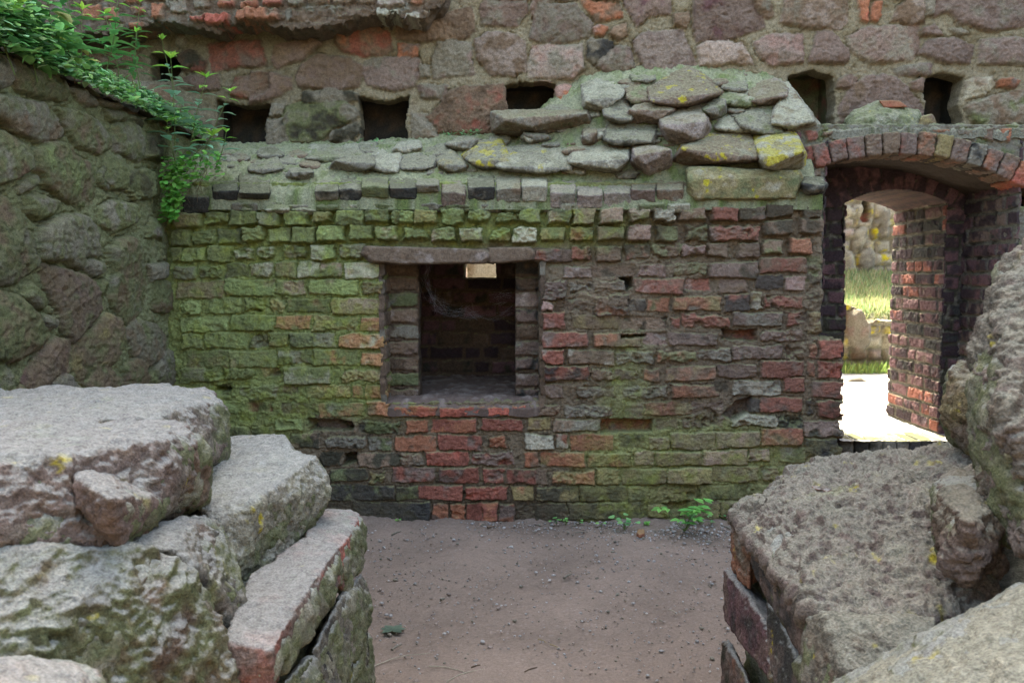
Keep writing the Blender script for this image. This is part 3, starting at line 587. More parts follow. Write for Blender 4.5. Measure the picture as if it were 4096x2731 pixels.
def capstone(poly, code, lichen=0, name='rubble_stone', label=None, seed=0, thick=1.0, Y=None, rnd=random.Random(8)):
    xs = [p[0] for p in poly]; ys = [p[1] for p in poly]; cx, cy = sum(xs) / len(xs), sum(ys) / len(ys); w_, h_ = max(xs) - min(xs), max(ys) - min(ys)
    Ys = Y or surfY(cx, max(ys) - .25 * h_)
    s = h_ / FPX * Ys
    lo = max(ys) - h_ * .16
    f1 = [(cx + (a - cx) * .94, (b - cy) * .92 + cy) for a, b in poly]
    hi_c = rnd.random() < .3; yc = max(ys) - h_ * (rnd.uniform(.5, .72) if hi_c else rnd.uniform(.16, .36)); sl2 = rnd.uniform(-.14, .14) * h_
    front = [(cx - w_ * rnd.uniform(.34, .44), yc - sl2), (cx + w_ * rnd.uniform(.34, .44), yc + sl2), (cx + w_ * rnd.uniform(-.2, .2), yc + rnd.uniform(-.05, .12) * h_), (cx + w_ * rnd.uniform(-.3, .3), min(max(ys) - .1 * h_, yc + .3 * h_))]
    low = [(a, b) for a, b in poly]
    dz = max(.035, s * rnd.uniform(.75, 1.15)) * thick
    pts = []
    for (a, b) in poly:
        k = (max(ys) - b) / max(h_, 1)            # upper points lie further back
        pts.append(P(a, b, Ys + .02 + k * s * .6)); pts.append(P(a, b + h_ * .1, Ys + .12 + k * s * .5))
    for (a, b) in front: pts.append(P(a, b, Ys - dz))
    return rock(name, pts, code, M_cap, cape, .0055, .0055, seed, 0, lichen, label, .9, 0, 26)
T3 = """-190,790 60,780 410,770 465,840 440,900 180,945 -180,900;kbg;0;long flat rubble stone beside the third beam pocket
125,780 180,740 400,735 400,772;k;0
410,600 500,565 700,600 670,640 560,680 530,720 415,755;wk;0
700,590 770,580 880,620 880,680 810,720 720,660;bg;0
880,600 1130,485 1230,530 1355,630 1110,735 960,660;bu;.35;large tilted slab with yellow lichen at the top of the heap
540,700 640,660 760,735 700,800 640,845 560,780;kb;0
690,850 830,710 930,695 1050,750 920,860;bs;0
930,790 1210,730 1260,820 1280,910 1030,1000 960,900;sb;0
560,960 600,855 910,865 905,1000 700,1005;kd;0
1310,870 1400,800 1560,780 1615,830 1560,915 1420,910;wk;0
1220,740 1380,680 1390,790 1290,830;kg;0
1360,640 1470,660 1640,740 1500,760 1400,700;gw;0
1450,780 1600,730 1740,740 1770,860 1620,930 1600,840;kg;.1
1550,610 1740,560 1820,600 1760,720 1640,700;bs;0
1750,720 1830,600 1900,680 2060,890 1780,890;wb;0;tall pale wedge-shaped stone beside the square pocket
410,900 490,900 500,1000 410,1010;bk;0
0,920 60,920 190,1000 60,1010;k;0
-220,1120 -180,1050 150,1010 310,1010 300,1080 200,1150 100,1185 -60,1190;kw;.22
315,1100 370,1030 500,1010 700,1020 715,1080 640,1180 500,1180 370,1150;wk;0
760,1010 900,1030 1010,1120 1000,1180 870,1225 750,1150;sb;0
1050,1130 1120,1000 1300,930 1520,910 1560,960 1635,1080 1400,1120;bk;.38;broad grey-brown stone with two round yellow lichen patches
1600,940 1700,880 1850,890 1940,1080 1920,1160 1800,1170 1650,1130;wy;.75;rounded stone mostly covered by yellow lichen at the right of the heap
1960,1245 2060,1250 2091,1290 2060,1350 1960,1355 1930,1290;Kk;0;small black stone at the door's left springing
740,520 900,515 910,560 760,575;kg;0
1400,570 1540,575 1530,640 1370,630;kg;0"""
T2 = """560,1190 600,1150 800,1090 850,1110 840,1180 720,1210;k;0
865,1140 900,1090 1040,1080 1030,1180 900,1195;wk;0
1050,1130 1090,1090 1280,1100 1300,1160 1200,1190 1080,1180;k;.15
1000,1060 1050,1000 1170,990 1190,1060 1100,1080;w;0
1230,1040 1340,1010 1400,1030 1330,1090 1250,1075;kg;0
1500,1080 1600,1000 1740,985 1800,1080 1760,1170 1640,1170;ky;.6;pointed rubble stone with a bright yellow lichen cap in the middle of the ledge
1380,1000 1480,960 1600,980 1500,1070 1400,1040;kw;0
1310,1110 1400,1060 1510,1150 1500,1200 1340,1190;ky;.15
1680,960 1770,925 1810,960 1740,1010;wk;0
1900,960 1960,920 2050,950 2090,1000 1990,1010;wk;0
1780,1050 1900,1010 1910,1080 1850,1100;kg;0
260,1240 300,1180 420,1190 425,1240 380,1270;kd;0
380,1110 560,1040 720,1040 800,1090 560,1130;gkw;0
630,1035 680,1010 870,1000 830,1050;wk;0
390,1070 430,1020 550,1020 520,1060;wk;0
50,1080 80,1040 160,1030 240,1080 200,1110 60,1110;kd;0
0,1160 180,1110 250,1180 0,1210;kg;0"""
k = 0
for txt, ox in ((T3, 2100), (T2, 1000)):
    for ln in txt.split('\n'):
        a = ln.split(';'); poly = [tuple(float(t) for t in q.split(',')) for q in a[0].split()]
        poly = [(x / 1.7425 + ox, y / 1.7425) for x, y in poly]; k += 1
        mx_, my_ = sum(p[0] for p in poly) / len(poly), sum(p[1] for p in poly) / len(poly); poly = [(mx_ + (x - mx_) * 1.13, my_ + (y - my_) * 1.17) for x, y in poly]
        capstone(poly, a[1], float(a[2]), 'rubble_stone', a[3] if len(a) > 3 else None, 100 + k)
# small angular filling stones between the big ones
rr = random.Random(44)
for i in range(120):
    px = rr.uniform(820, 3180) if i < 50 else rr.uniform(2250, 3150); y1_ = np.interp(px, [a[0] for a in zrt], [a[1] for a in zrt]); py = rr.uniform(y1_ + 14, 690)
    w_ = rr.uniform(22, 60) ; h_ = w_ * rr.uniform(.45, .9); n = rr.randint(4, 6); a0 = rr.uniform(0, 6)
    poly = [(px + w_ * math.cos(a0 + t * 6.283 / n) * rr.uniform(.75, 1.1), py + h_ * .6 * math.sin(a0 + t * 6.283 / n) * rr.uniform(.75, 1.1)) for t in range(n)]
    capstone(poly, rr.choice(['kw', 'wk', 'bk', 'gk', 'kb', 'kd']), rr.choice([0, 0, 0, .15]), 'rubble_stone', None, 800 + i, .8)
# long stone slab over the right part
sp = [(2745, 680), (2760, 665), (3200, 683), (3212, 712), (3165, 800), (2775, 805), (2748, 770)]
rock('rubble_stone', [P(a, b, 4.80) for a, b in [(2752, 718), (3196, 712), (3180, 790), (2785, 795)]] + [P(a, b, 4.86) for a, b in sp] + [P(a, b, 5.1) for a, b in sp], 'gyw', M_cap, cape, .007, .005, 91, 2, .2,
     'big squared slab with a green and ochre face at the right end of the ledge')
# coping bricks laid on the slope (coordinates of the 2352 px wide photograph)
CB = """420 480 430 455 488 KK|488 545 400 440 458 Kk|548 620 398 442 455 dk|610 665 432 482 490 gw|667 725 430 482 492 gw|725 778 403 437 460 kd|780 830 403 435 460 Kk|832 893 402 430 452 gK|895 955 402 432 455 K|958 1008 405 425 440 kg|1015 1068 398 445 474 mk|1075 1135 400 432 458 Kk|1140 1195 400 435 463 kb|1200 1255 400 430 460 wb|1265 1320 400 445 477 sk|1325 1383 402 446 477 sm|1388 1448 402 446 477 sk|1450 1505 405 438 463 mK|1508 1570 405 436 463 bk"""
rr = random.Random(3)
for i, ln in enumerate(CB.split('|')):
    a = ln.split(); x0, x1, y0, y1, y2 = [float(t) * 1.7415 for t in a[:5]]
    yb = 4.95 + rr.uniform(-.01, .02); yf = 4.80 + rr.uniform(-.015, .015); j = lambda t: rr.uniform(-t, t)
    pts = [P(x0 + j(3), y0, yb + .06), P(x1 + j(3), y0 + j(3), yb + .06), P(x0 + j(3), y1 + j(5), yf), P((x0 + x1) / 2, y1 + j(7), yf - .004), P(x1 + j(3), y1 + j(5), yf), P(x0 + 3, y2 + j(4), yf + .035), P(x1 - 3, y2 + j(4), yf + .035), P(x0, y2, 5.0), P(x1, y2, 5.0)]
    rock('coping_brick', pts, a[5], M_cap, cape, .005, .0045, 200 + i, 1, 0)
xx = 715; i = 0
while xx < 2740:
    wd_ = rr.uniform(84, 112); y0 = 792 + rr.uniform(-6, 10); y1 = y0 + rr.uniform(22, 34); y2 = 846 + rr.uniform(-5, 5)
    yf = 4.825 + rr.uniform(-.012, .02)
    pts = [P(xx, y0, 4.93), P(xx + wd_, y0 + rr.uniform(-4, 4), 4.93), P(xx + rr.uniform(0, 5), y1, yf), P(xx + wd_ / 2, y1 + rr.uniform(-6, 6), yf - .004), P(xx + wd_ - 4, y1 + rr.uniform(-5, 5), yf), P(xx + 4, y2, yf + .02), P(xx + wd_ - 4, y2, yf + .02), P(xx, y2, 5.0), P(xx + wd_, y2, 5.0)]
    rock('coping_brick', pts, rr.choice(['gw', 'kg', 'gk', 'gd', 'wg', 'kd', 'gy']), M_cap, cape, .0055, .006, 240 + i, 1, 0)
    xx += wd_ + rr.uniform(4, 14); i += 1

# ================================================================== UPPER STONE WALL
YU = 5.5
upr = empty('upper_stone_wall', 'tall purple-brown fieldstone wall with square beam pockets, rising behind the rubble-capped ledge', 'wall', loc=(0, YU, 2.2))
def inv(o): o.matrix_parent_inverse = Matrix.Identity(4); return o
def keep_local(root):
    """children were built in world space: cancel the root's location"""
    for c in bpy.data.objects:
        if c.parent == root and c.type == 'MESH': c.location = -root.location
uw = Field((0, YU, 0), (1, 0, 0), (0, 0, 1), (0, -1, 0), -4.6, 5.6, 2.02, 3.62, 0.0075, 101, -0.022, 'c', 'b', 0.012, 0.012)
uw.c = (uw.c * .5 + lin((156, 142, 118)) * .5) * .9 * (1 - .25 * ss(-.9, -1.6, uw.u))[..., None]
gU = ss(-.3, .4, uw.mid)[..., None] * .35
uw.c = uw.c * (1 - gU) + lin((116, 114, 86)) * gU
US = """2;600,215 880,185 960,240 980,340 940,375 790,390 640,350 600,300;rbo
2;175,310 490,255 480,330 370,400 200,475 155,420;mb
2;0,320 90,330 105,450 0,475;mr
2;330,520 370,450 480,385 680,410 780,470 740,600 560,620 340,600;mbu
2;0,510 120,500 275,540 280,620 130,690 0,715;mb
2;800,430 900,405 1170,400 1190,480 1130,600 1000,635 820,590 795,510;uk
2;1270,400 1310,300 1420,280 1530,310 1560,510 1280,540;ku
2;1570,290 1640,235 1800,225 1910,290 1925,480 1830,520 1680,515 1590,400;sb
2;1600,60 1650,0 1920,0 1930,90 1850,180 1620,170;mk
2;1600,-150 1650,-10 1920,-10 1930,-160;mk
2;1030,160 1530,50 1560,210 1500,265 1200,290 1030,270;be
2;1180,440 1250,460 1250,540 1190,540;k
2;1030,300 1180,310 1170,390 1030,390;om
2;1970,-160 2050,-160 2080,0 2050,100 1990,160 1960,60;mk
3;40,270 100,30 340,30 470,170 440,250 240,300;mku
3;110,-160 350,-160 360,0 130,10;mk
3;30,430 60,320 390,320 395,480 320,545 30,530;psk
3;390,0 660,30 680,115 500,150;ob
3;370,-180 660,-150 650,10 400,-20;bm
3;690,-160 1010,-160 1010,95 850,110 790,180 700,20;muv
3;440,300 470,265 610,290 620,330 560,390 490,450 440,400;Kk
3;490,450 640,310 730,340 765,480 560,505;ukm
3;470,200 520,170 580,185 550,250 490,245;po
3;580,240 620,185 700,165 715,240 660,275;be
3;760,300 830,235 1090,210 1190,430 1180,470 1080,510 850,495 780,370;su
3;1040,95 1140,80 1160,130 1130,195 1040,170;be
3;1180,60 1240,-160 1560,-160 1600,20 1670,180 1500,240 1390,285 1210,280 1190,200;umv
3;1210,330 1280,290 1500,295 1550,360 1600,450 1440,440 1230,460;sb
3;1580,-20 1700,-20 1740,100 1690,140 1620,80;bk
3;1790,150 1830,0 1850,-150 2200,-150 2250,0 2245,150 2190,195 1960,185;sbk
3;1600,300 1720,240 1930,235 1925,430 1740,455 1640,390;psb
3;200,600 300,590 390,640 360,700 240,735;po
3;410,570 500,545 470,600 420,620;mr
3;1280,515 1450,495 1640,525 1620,560 1290,555;kb
3;60,560 190,560 180,600 60,600;mb
4;240,420 300,220 400,220 500,340 510,400 480,440 260,430;mu
4;515,260 650,190 1000,170 1005,360 940,410 700,435 580,390 540,330;umk
4;585,0 650,0 650,165 605,130;oR
4;580,-150 740,-150 740,-10 590,-10;mu
4;690,20 745,10 740,100 710,160 670,140 670,60;oR
4;820,145 860,50 920,0 1020,0 1040,150 940,165;bs
4;800,-150 1100,-150 1090,-20 830,-10;um
4;1120,110 1150,-150 1750,-150 1735,170 1500,210 1290,160 1240,90;muk
4;1030,255 1030,200 1120,160 1185,240;mu
4;1010,370 1080,280 1250,260 1385,320 1350,440 1180,430;um
4;1430,440 1450,280 1600,260 1800,270 1800,450;uk
4;840,480 1000,440 1095,450 1085,520 860,525;uk
4;440,560 520,520 580,540 580,600 480,625 440,600;mb
4;470,740 520,640 640,540 760,520 860,560 960,660 1045,760 1000,850 480,850;mub
4;940,580 1010,540 1045,550 1040,640 960,620;m
4;1340,560 1530,525 1545,600 1450,660 1340,690;wb
4;1335,740 1500,680 1800,600 1800,860 1470,880 1380,830;bkg
4;1550,560 1640,540 1720,560 1660,620 1560,600;ou
4;1040,0 1110,0 1110,90 1045,120;k
4;1200,200 1300,190 1370,235 1290,245;k
2;250,740 400,710 640,710 750,790 700,850 560,900 480,990 250,985 210,850;dgk
2;110,840 230,830 220,1020 110,1010;kd
2;560,930 740,840 770,920 690,990 560,990;kd
2;370,640 560,620 740,650 760,700 380,715;kd
2;130,730 240,720 220,800 130,810;k
2;1120,790 1230,790 1330,960 1130,970;kb
2;1360,650 1500,610 1750,590 1790,700 1770,880 1700,940 1330,910 1250,800 1340,720;ebr
2;1160,590 1380,590 1340,690 1200,680;mk
1;1450,300 1800,280 1840,440 1480,490;mrd
1;1230,240 1290,260 1290,330 1230,320;k
1;1370,420 1440,430 1420,500 1330,500;rd
1;1230,540 1500,520 1530,620 1380,640 1240,600;mb
1;1600,640 1640,540 1860,500 1870,620 1760,680 1620,670;mbr
1;1240,370 1340,350 1400,420 1300,500 1230,470;ed
1;900,560 1150,600 1200,700 1000,740 880,680;bk
1;600,350 900,330 980,430 700,480 560,430;bk
1;300,300 560,320 520,430 260,420;bk
4;1760,-100 2100,-120 2100,200 1780,190;mu
4;1850,260 2100,240 2150,460 1860,470;ub
4;1850,520 2150,520 2150,850 1850,850;bk"""
ORG = {'1': (0, 0), '2': (1000, 0), '3': (2100, 0), '4': (3100, 0)}
rr = random.Random(9)
for ln in US.split('\n'):
    z, ps, code = ln.split(';'); ox = ORG[z][0]
    pl = [tuple(float(t) for t in q.split(',')) for q in ps.split()]
    mx_, my_ = sum(p[0] for p in pl) / len(pl), sum(p[1] for p in pl) / len(pl); pl = [(mx_ + (x - mx_) * 1.07 + 6 * np.sign(x - mx_), my_ + (y - my_) * 1.07 + 6 * np.sign(y - my_)) for x, y in pl]
    q = [uvw(x / 1.7425 + ox, y / 1.7425, YU) for x, y in pl]
    ar = (max(a[0] for a in q) - min(a[0] for a in q))
    uw.item(q, code, rr.uniform(0.006, .022), min(.022, ar * .1), .006, 2.0, .05, rr.uniform(.85, 1.2), .4, .034 * min(1, ar / .28), .03)
# rows hidden above and beside the frame: random rubble
rr = random.Random(12)
for j in range(4):
    for i in range(22):
        X = -4.5 + i * .47 + rr.uniform(-.08, .08) + (j % 2) * .2; Z = 3.36 + (j - 1) * .26
        if j == 0 and -1.9 < X < 3.5: continue
        if j == 1 and -1.9 < X < 3.3: continue
        n = 7; a0 = rr.uniform(0, 1); pl = [(X + .2 * math.cos(a0 + t * 2 * math.pi / n) * rr.uniform(.8, 1.1), Z + .11 * math.sin(a0 + t * 2 * math.pi / n) * rr.uniform(.8, 1.1)) for t in range(n)]
        uw.item(pl, rr.choice(['mu', 'bk', 'ub', 'sk']), .01, .03, .015, 2.4, .05)
# overhanging remains of a brick vault springing, upper left
bnd = [(0, 60), (300, 165), (520, 152), (640, 112), (780, 130), (860, 145), (1000, 108), (1143, 135), (1275, 140), (1511, 78), (1689, 108), (1740, 60), (1900, -60)]
bx = np.array([uvw(a, b, YU - .2)[0] for a, b in bnd]); bz = np.array([uvw(a, b, YU - .2)[1] for a, b in bnd])
vf = Field((0, YU - .27, 0), (1, 0, 0), (0, 0, 1), (0, -1, 0), -3.6, -.05, 2.55, 3.6, .0075, 103, -.012, 'b', 'k', .014, .010)
vf.c = vf.c * .85 * (1 + .4 * vf.mid[..., None])
VB = """1 1355 1465 138 178 Rr 3|1 1468 1642 126 205 RR 5|1 1672 1916 95 178 ob 3|1 1700 1835 40 90 ro 2|1 1545 1670 28 80 ro 2|1 1862 1990 20 72 ro 2|1 1385 1495 15 85 bk 1|1 1212 1340 30 120 bko 1|1 1080 1182 50 152 bo 1|1 940 1042 70 130 ob 1|1 930 1057 176 246 ob 1|1 1110 1180 180 230 kb 0|1 780 900 185 245 bg 1|1 1540 1680 -60 20 bo 1|1 1700 1850 -60 22 bk 1|1 1380 1530 -80 5 kb 1|1 1200 1360 -70 20 bo 1|1 1040 1190 -60 35 bg 1|1 880 1020 -40 55 ob 1|1 760 860 80 170 ok 1|1 600 740 60 160 ob 0
2 0 95 38 82 ro 3|2 112 262 28 72 ro 3|2 282 420 20 70 bk 2|2 430 585 -10 58 ob 2|2 595 760 -30 58 be 1|2 770 880 -30 60 bd 1|2 900 1100 -20 75 wsm 2 e|2 0 235 92 170 ob 4|2 890 1060 80 140 wk 1 e|2 1080 1200 110 170 sw 1 e|2 1110 1220 -20 60 bo 1|2 1230 1330 -30 90 be 0|2 -20 120 -70 20 bo 1|2 130 280 -80 15 kb 1|2 290 430 -80 10 bo 1|2 1220 1380 100 160 be 0|2 300 560 90 180 eb 0 e|2 600 860 80 150 eb 0 e"""
for ln in VB.split('\n'):
    for it in ln.split('|'):
        a = it.split(); ox = ORG[a[0]][0]; x0, x1, y0, y1 = [float(t) / 1.7425 for t in a[1:5]]; x0 += ox; x1 += ox
        q = [uvw(*t, YU - .2) for t in [(x0, y1), (x1, y1), (x1, y0), (x0, y0)]]
        vf.item(q, a[5], float(a[6]) * .012, .008, .003, 2.2, .08, 1, 1.0 if len(a) > 7 else .4)
bl = np.interp(vf.u, bx, bz) + .035 * vf.mid + .02 * vf.fine + .02 * vf.blk
vf.keep &= (vf.v > bl) & (vf.u < uvw(1800, 0, YU)[0] + .05 * vf.mid)
vf.jit = .012; vf.build('vault_springing', M_brick, upr, .27)
uw.keep &= ~((uw.u > 1.86) & (uw.v < 2.35)); uw.jit = .006; uw.pit = .005
# beam pockets
HP = [(855, 1073, 405, 620), (1436, 1637, 392, 600), (2027, 2215, 330, 560), (3163, 3347, 300, 515), (3700, 3863, 303, 530), (600, 700, 215, 318)]
for (a, b, c, d) in HP:
    jj = lambda t: rr.uniform(-t, t) * 1.7
    q = [uvw(a + jj(8), d, YU), uvw(b + jj(8), d, YU), uvw(b + jj(14), (c + d) / 2, YU), uvw(b + jj(10), c + jj(8), YU), uvw((a + b) / 2, c + jj(14), YU), uvw(a + jj(10), c + jj(8), YU), uvw(a + jj(12), (c + d) / 2, YU)]
    uw.hole(q, .42, 'eKd' if a != 3163 else 'egr')
uw.c = uw.c * np.array([1.08, .99, .90]); uw.build('stonework', M_stone, upr, .14)
boxes_mesh('wall_core', [(-6.2, 6.2, 6.03, 6.40, 2.32, 9.6), (-6.2, 6.2, 5.56, 6.02, 3.55, 9.6), (-6.2, -4.5, 5.56, 6.02, -.1, 3.54), (5.5, 6.2, 5.56, 6.02, -.1, 3.54), (-6.2, -2.62, 6.03, 6.4, -.1, 2.31)], M_dark, upr, 'm')  # unseen upper slabs, raised far above the stonework to block the sun
keep_local(upr)

# ================================================================== LEFT FIELDSTONE WALL (runs towards the camera)
XL = -2.0
lw_root = empty('side_stone_wall', 'mossy wall of large rounded fieldstones at the left, overgrown with weeds on top', 'wall')
lf = Field((XL, 0, 0), (0, 1, 0), (0, 0, 1), (1, 0, 0), 1.9, 5.52, -.04, 2.42, 0.0064, 131, -0.036, 'g', 'k', 0.014, 0.012)
lf.c = (lf.c * .4 + lin((126, 130, 92)) * .6) * (1 + .3 * lf.mid[..., None])
def uvl(px, py): q = PX(px, py, XL); return (q[1], q[2])
LS = """L;0,20 60,40 150,100 210,190 190,250 110,310 0,350 -120,330 -120,30;bgk
L;60,10 370,5 385,70 300,85 230,85 150,60;gk
Z;0,650 180,690 330,720 410,800 460,900 420,990 280,985 160,930 0,830 -100,800 -100,640;gkb
Z;100,320 330,340 430,390 470,470 490,600 480,700 330,690 200,640 130,580 80,480;bgk
Z;500,520 600,530 700,600 710,740 640,750 560,680;kb
Z;440,750 560,760 680,830 780,950 770,1040 700,1070 560,1020 480,880;bgk
Z;820,870 960,860 1020,920 1025,1110 990,1130 830,1050 810,960;kgb
Z;1040,940 1200,930 1220,1060 1140,1130 1030,1100;dg
Z;290,1060 370,1000 480,990 560,1080 660,1150 700,1270 690,1420 600,1430 470,1400 340,1290 290,1180;bgG
Z;720,1190 800,1100 870,1090 910,1200 890,1330 780,1320 720,1280;gk
Z;910,1330 980,1180 1120,1180 1100,1370 960,1390;gd
Z;760,660 940,690 960,730 850,760 740,740;kb
Z;1130,640 1260,660 1300,760 1280,850 1140,820;sk
Z;1270,680 1390,700 1400,880 1290,870;kb
Z;750,760 880,780 900,850 790,850;kg
Z;0,350 80,400 110,600 0,630 -80,600 -80,380;kd
Z;1060,700 1120,720 1130,850 1030,830;gk
Z;930,780 1020,840 1030,900 950,860;d
L;600,470 650,430 780,450 800,540 740,590 660,610 600,560;gk
L;130,360 170,300 240,285 240,340 150,400;kg
L;180,410 240,385 340,430 350,480 310,530 240,545 175,500;gk
L;0,470 60,400 110,470 170,570 210,640 240,790 120,890 20,910 -60,880 -100,600;bgk
L;250,600 300,550 420,510 520,530 570,570 575,640 600,740 500,755 480,820 380,770 260,770;gkg
L;640,710 700,660 760,640 830,700 850,780 880,900 860,1000 820,1080 760,1130 690,1080 650,980 660,850;bgk
L;260,790 330,810 520,870 560,930 580,1070 500,1170 440,1240 400,1210 360,1080 290,940;bmg
L;140,980 180,895 270,950 260,1060 230,1060;gk
L;0,940 100,970 200,1060 280,1190 240,1270 90,1350 -80,1330 -80,950;bgd
L;250,1080 330,1085 350,1150 290,1170;gk
L;180,1400 240,1290 340,1210 420,1240 430,1540 200,1540 150,1450;mbv
L;430,1290 540,1160 620,1080 680,1100 700,1250 640,1370 540,1500 480,1450;gby
L;720,1180 800,1110 900,1130 950,1200 940,1310 840,1390 790,1360 760,1250;gkb
L;0,1350 60,1360 110,1430 110,1560 0,1560 -60,1540;gk
L;800,1440 920,1370 1010,1390 1010,1460 880,1490;gk
L;890,900 1000,880 1000,1050 950,1080 890,1050;gb
L;850,790 970,780 980,870 890,890;kg
L;560,870 640,880 640,960 600,990 565,940;gd
L;500,765 600,770 620,830 560,860 490,820;kg
L;860,590 880,520 960,560 950,660 860,640;gk
L;740,300 790,250 880,260 930,270 900,400 850,420 750,380;gd
L;640,180 720,175 740,260 720,370 660,360 600,300;gk"""
rr = random.Random(19)
for ln in LS.split('\n'):
    z, ps, code = ln.split(';')
    pl = [tuple(float(t) for t in q.split(',')) for q in ps.split()]
    if z == 'L': q = [uvl(x / 1.425, y / 1.425 + 500) for x, y in pl]
    else: q = [uvl(x / 1.742, y / 1.742) for x, y in pl]
    mx_, my_ = sum(p[0] for p in q) / len(q), sum(p[1] for p in q) / len(q); q = [(mx_ + (x - mx_) * 1.10, my_ + (y_ - my_) * 1.08) for x, y_ in q]
    lf.item(q, code, rr.uniform(.0, .012), .026, .005, 2.2, .06, rr.uniform(.9, 1.3), .3, .036, .05)
for j in range(6):                                    # lower part hidden behind the near ruin, and the near end
    for i in range(9):
        yy = 2.0 + i * .37 + (j % 2) * .17; zz_ = .12 + j * .27 if i > 2 else .12 + j * .4
        if zz_ > .98 - .0 * yy and yy > 3.1: continue
        n = 7; a0 = rr.uniform(0, 1); pl = [(yy + .18 * math.cos(a0 + t * 2 * math.pi / n) * rr.uniform(.8, 1.1), zz_ + .13 * math.sin(a0 + t * 2 * math.pi / n) * rr.uniform(.8, 1.1)) for t in range(n)]
        lf.item(pl, rr.choice(['gk', 'bg', 'kg']), .01, .025, .005, 3, .05, 1, .3, .02)
lt_ = ss(-.8, .6, lf.mid)[..., None] * .3; gj = (ss(-.024, -.034, lf.h) * .55)[..., None]; lf.c = lf.c * (1 - gj) + lin((150, 152, 116)) * gj
lf.c = lf.c * (1 - lt_) + lin((122, 120, 76)) * lt_ * (1 + .3 * lf.fine[..., None]); lf.c = lf.c * .92
# rounded crest
lf.h -= .10 * ss(2.28, 2.42, lf.v + .05 * lf.mid) ** 2
lf.keep &= lf.v < 2.36 + .09 * fbm(lf.p * [1, 0, 1], 2.6, 3, 55).reshape(lf.u.shape) + .015 * lf.mid
lf.jit = .006; lf.pit = .004
lf.build('stonework', M_stone, lw_root, .35)
# soil bank behind the crest
def grid(name, f, u0, u1, v0, v1, nu, nv, m, parent=None, colf=None):
    a, b = np.meshgrid(np.linspace(u0, u1, nu), np.linspace(v0, v1, nv)); V = f(a.ravel(), b.ravel()); idx = np.arange(nu * nv).reshape(nv, nu)
    F = np.stack([idx[:-1, :-1].ravel(), idx[:-1, 1:].ravel(), idx[1:, 1:].ravel(), idx[1:, :-1].ravel()], 1)
    return mk(name, np_mesh(name, V, F, colf(V)), m, parent)
def bankz(x, y):
    p = np.stack([x, y, x * 0], 1)
    return 2.36 + .42 * np.clip(-2.03 - x, 0, 3) ** .9 + .05 * fbm(p, 4, 3, 5) + .015 * fbm(p, 20, 3, 6)
bank = grid('earth_bank', lambda a, b: np.stack([a, b, bankz(a, b)], 1), -6.0, -2.0, 1.5, 5.6, 160, 160, M_earth, None, lambda V: codecol('eg', fbm(V, 6, 3, 3), 0) * .8)
tag(bank, 'earth bank behind the crest of the side wall, dark soil under weeds', 'bank', None, 'structure')

# ================================================================== ARCH AND DOORWAY
YA = 5.05
arr = empty('arched_doorway', 'segmental brick arch over a deep recess with a narrow round-topped passage into the sunlight', 'doorway')
def ua(px, py, Y=YA): return uvw(px, py, Y)
ax, az = ua(3588, 617); RA = 1.62; azc = az - RA
af = Field((0, YA, 0), (1, 0, 0), (0, 0, 1), (0, -1, 0), 1.66, 3.9, .15, 2.385, .0065, 151, -.012, 'k', 'g', .01, .006)
# voussoirs
arc = ['rm', 'mr', 'bmr', 'bm', 'be', 'mr', 'obR', 'yb', 'bmo', 'kK', 'smo', 'bmo', 'oRb', 'bo', 'ob', 'mb', 'rm', 'bo', 'mb', 'mo']
vz = [empty, 0]
rr = random.Random(4)
a = math.asin((ua(3262, 600)[0] - ax) / RA); k = 0
vroot = arr
def arcpt(an, r): return (ax + r * math.sin(an), YA, azc + r * math.cos(an))
while a < R(62):
    da = .062 + rr.uniform(-.004, .004); g = .0075
    r0, r1 = RA + rr.uniform(-.004, .008), RA + .127 + rr.uniform(-.008, .006)
    pts = []
    for an in (a + g, a + da - g):
        for r_ in (r0, r1):
            for yy in (YA - .022 + rr.uniform(-.006, .006), YA + .2):
                q = arcpt(an, r_); pts.append((q[0] + rr.uniform(-.003, .003), yy, q[2] + rr.uniform(-.003, .003)))
    rock('voussoir', pts, arc[k % len(arc)], M_brick, arr, .005, .0065, 300 + k, 0, 0, None, .8, 0, 30)
    a += da; k += 1
# wall face above/beside the arch
rr_ = np.hypot(af.u - ax, af.v - azc)
above = (rr_ > RA + .004 * af.fine)
rightjamb = (af.u > 3.07 + .012 * af.mid)
leftjamb = (af.u < 1.905 + .02 * af.mid)
for q, cd in (([(3215, 520), (3270, 515), (3280, 560), (3225, 570)], 'rm'), ([(3215, 585), (3255, 580), (3265, 640), (3215, 665)], 'rv'), ([(3180, 520), (3208, 522), (3205, 570), (3182, 560)], 'vr'),
              ([(3285, 520), (3335, 522), (3330, 545), (3285, 550)], 'bo'), ([(3725, 513), (3800, 515), (3805, 540), (3730, 530)], 'ob'), ([(3818, 512), (3908, 515), (3908, 548), (3825, 545)], 'kb'),
              ([(3925, 512), (3978, 508), (3972, 570), (3925, 560)], 'mb'), ([(4000, 512), (4048, 512), (4040, 578), (4005, 560)], 'om'), ([(4070, 512), (4150, 512), (4150, 560), (4075, 555)], 'bk'),
              ([(3230, 690), (3285, 665), (3288, 705), (3245, 715)], 'bs')):
    af.item([ua(*t) for t in q], cd, .008, .008, .003, 1.5, .05, 1, .5)
r = random.Random(31)
v = .2; k = 0
while v < 1.62:
    af.item([(3.085, v + .006), (3.085 + r.uniform(.12, .26), v + .006), (3.085 + .2, v + .088), (3.085, v + .088)], r.choice(['db', 'kg', 'bd', 'mb']), .0, .01, .004, 1.6, .05, 1, .7)
    af.item([(3.31, v + .006), (3.55, v + .006), (3.55, v + .088), (3.31, v + .088)], r.choice(['bk', 'kg', 'bd', 'mb']), .0, .01, .004, 1.6, .05, 1, .5); v += .096
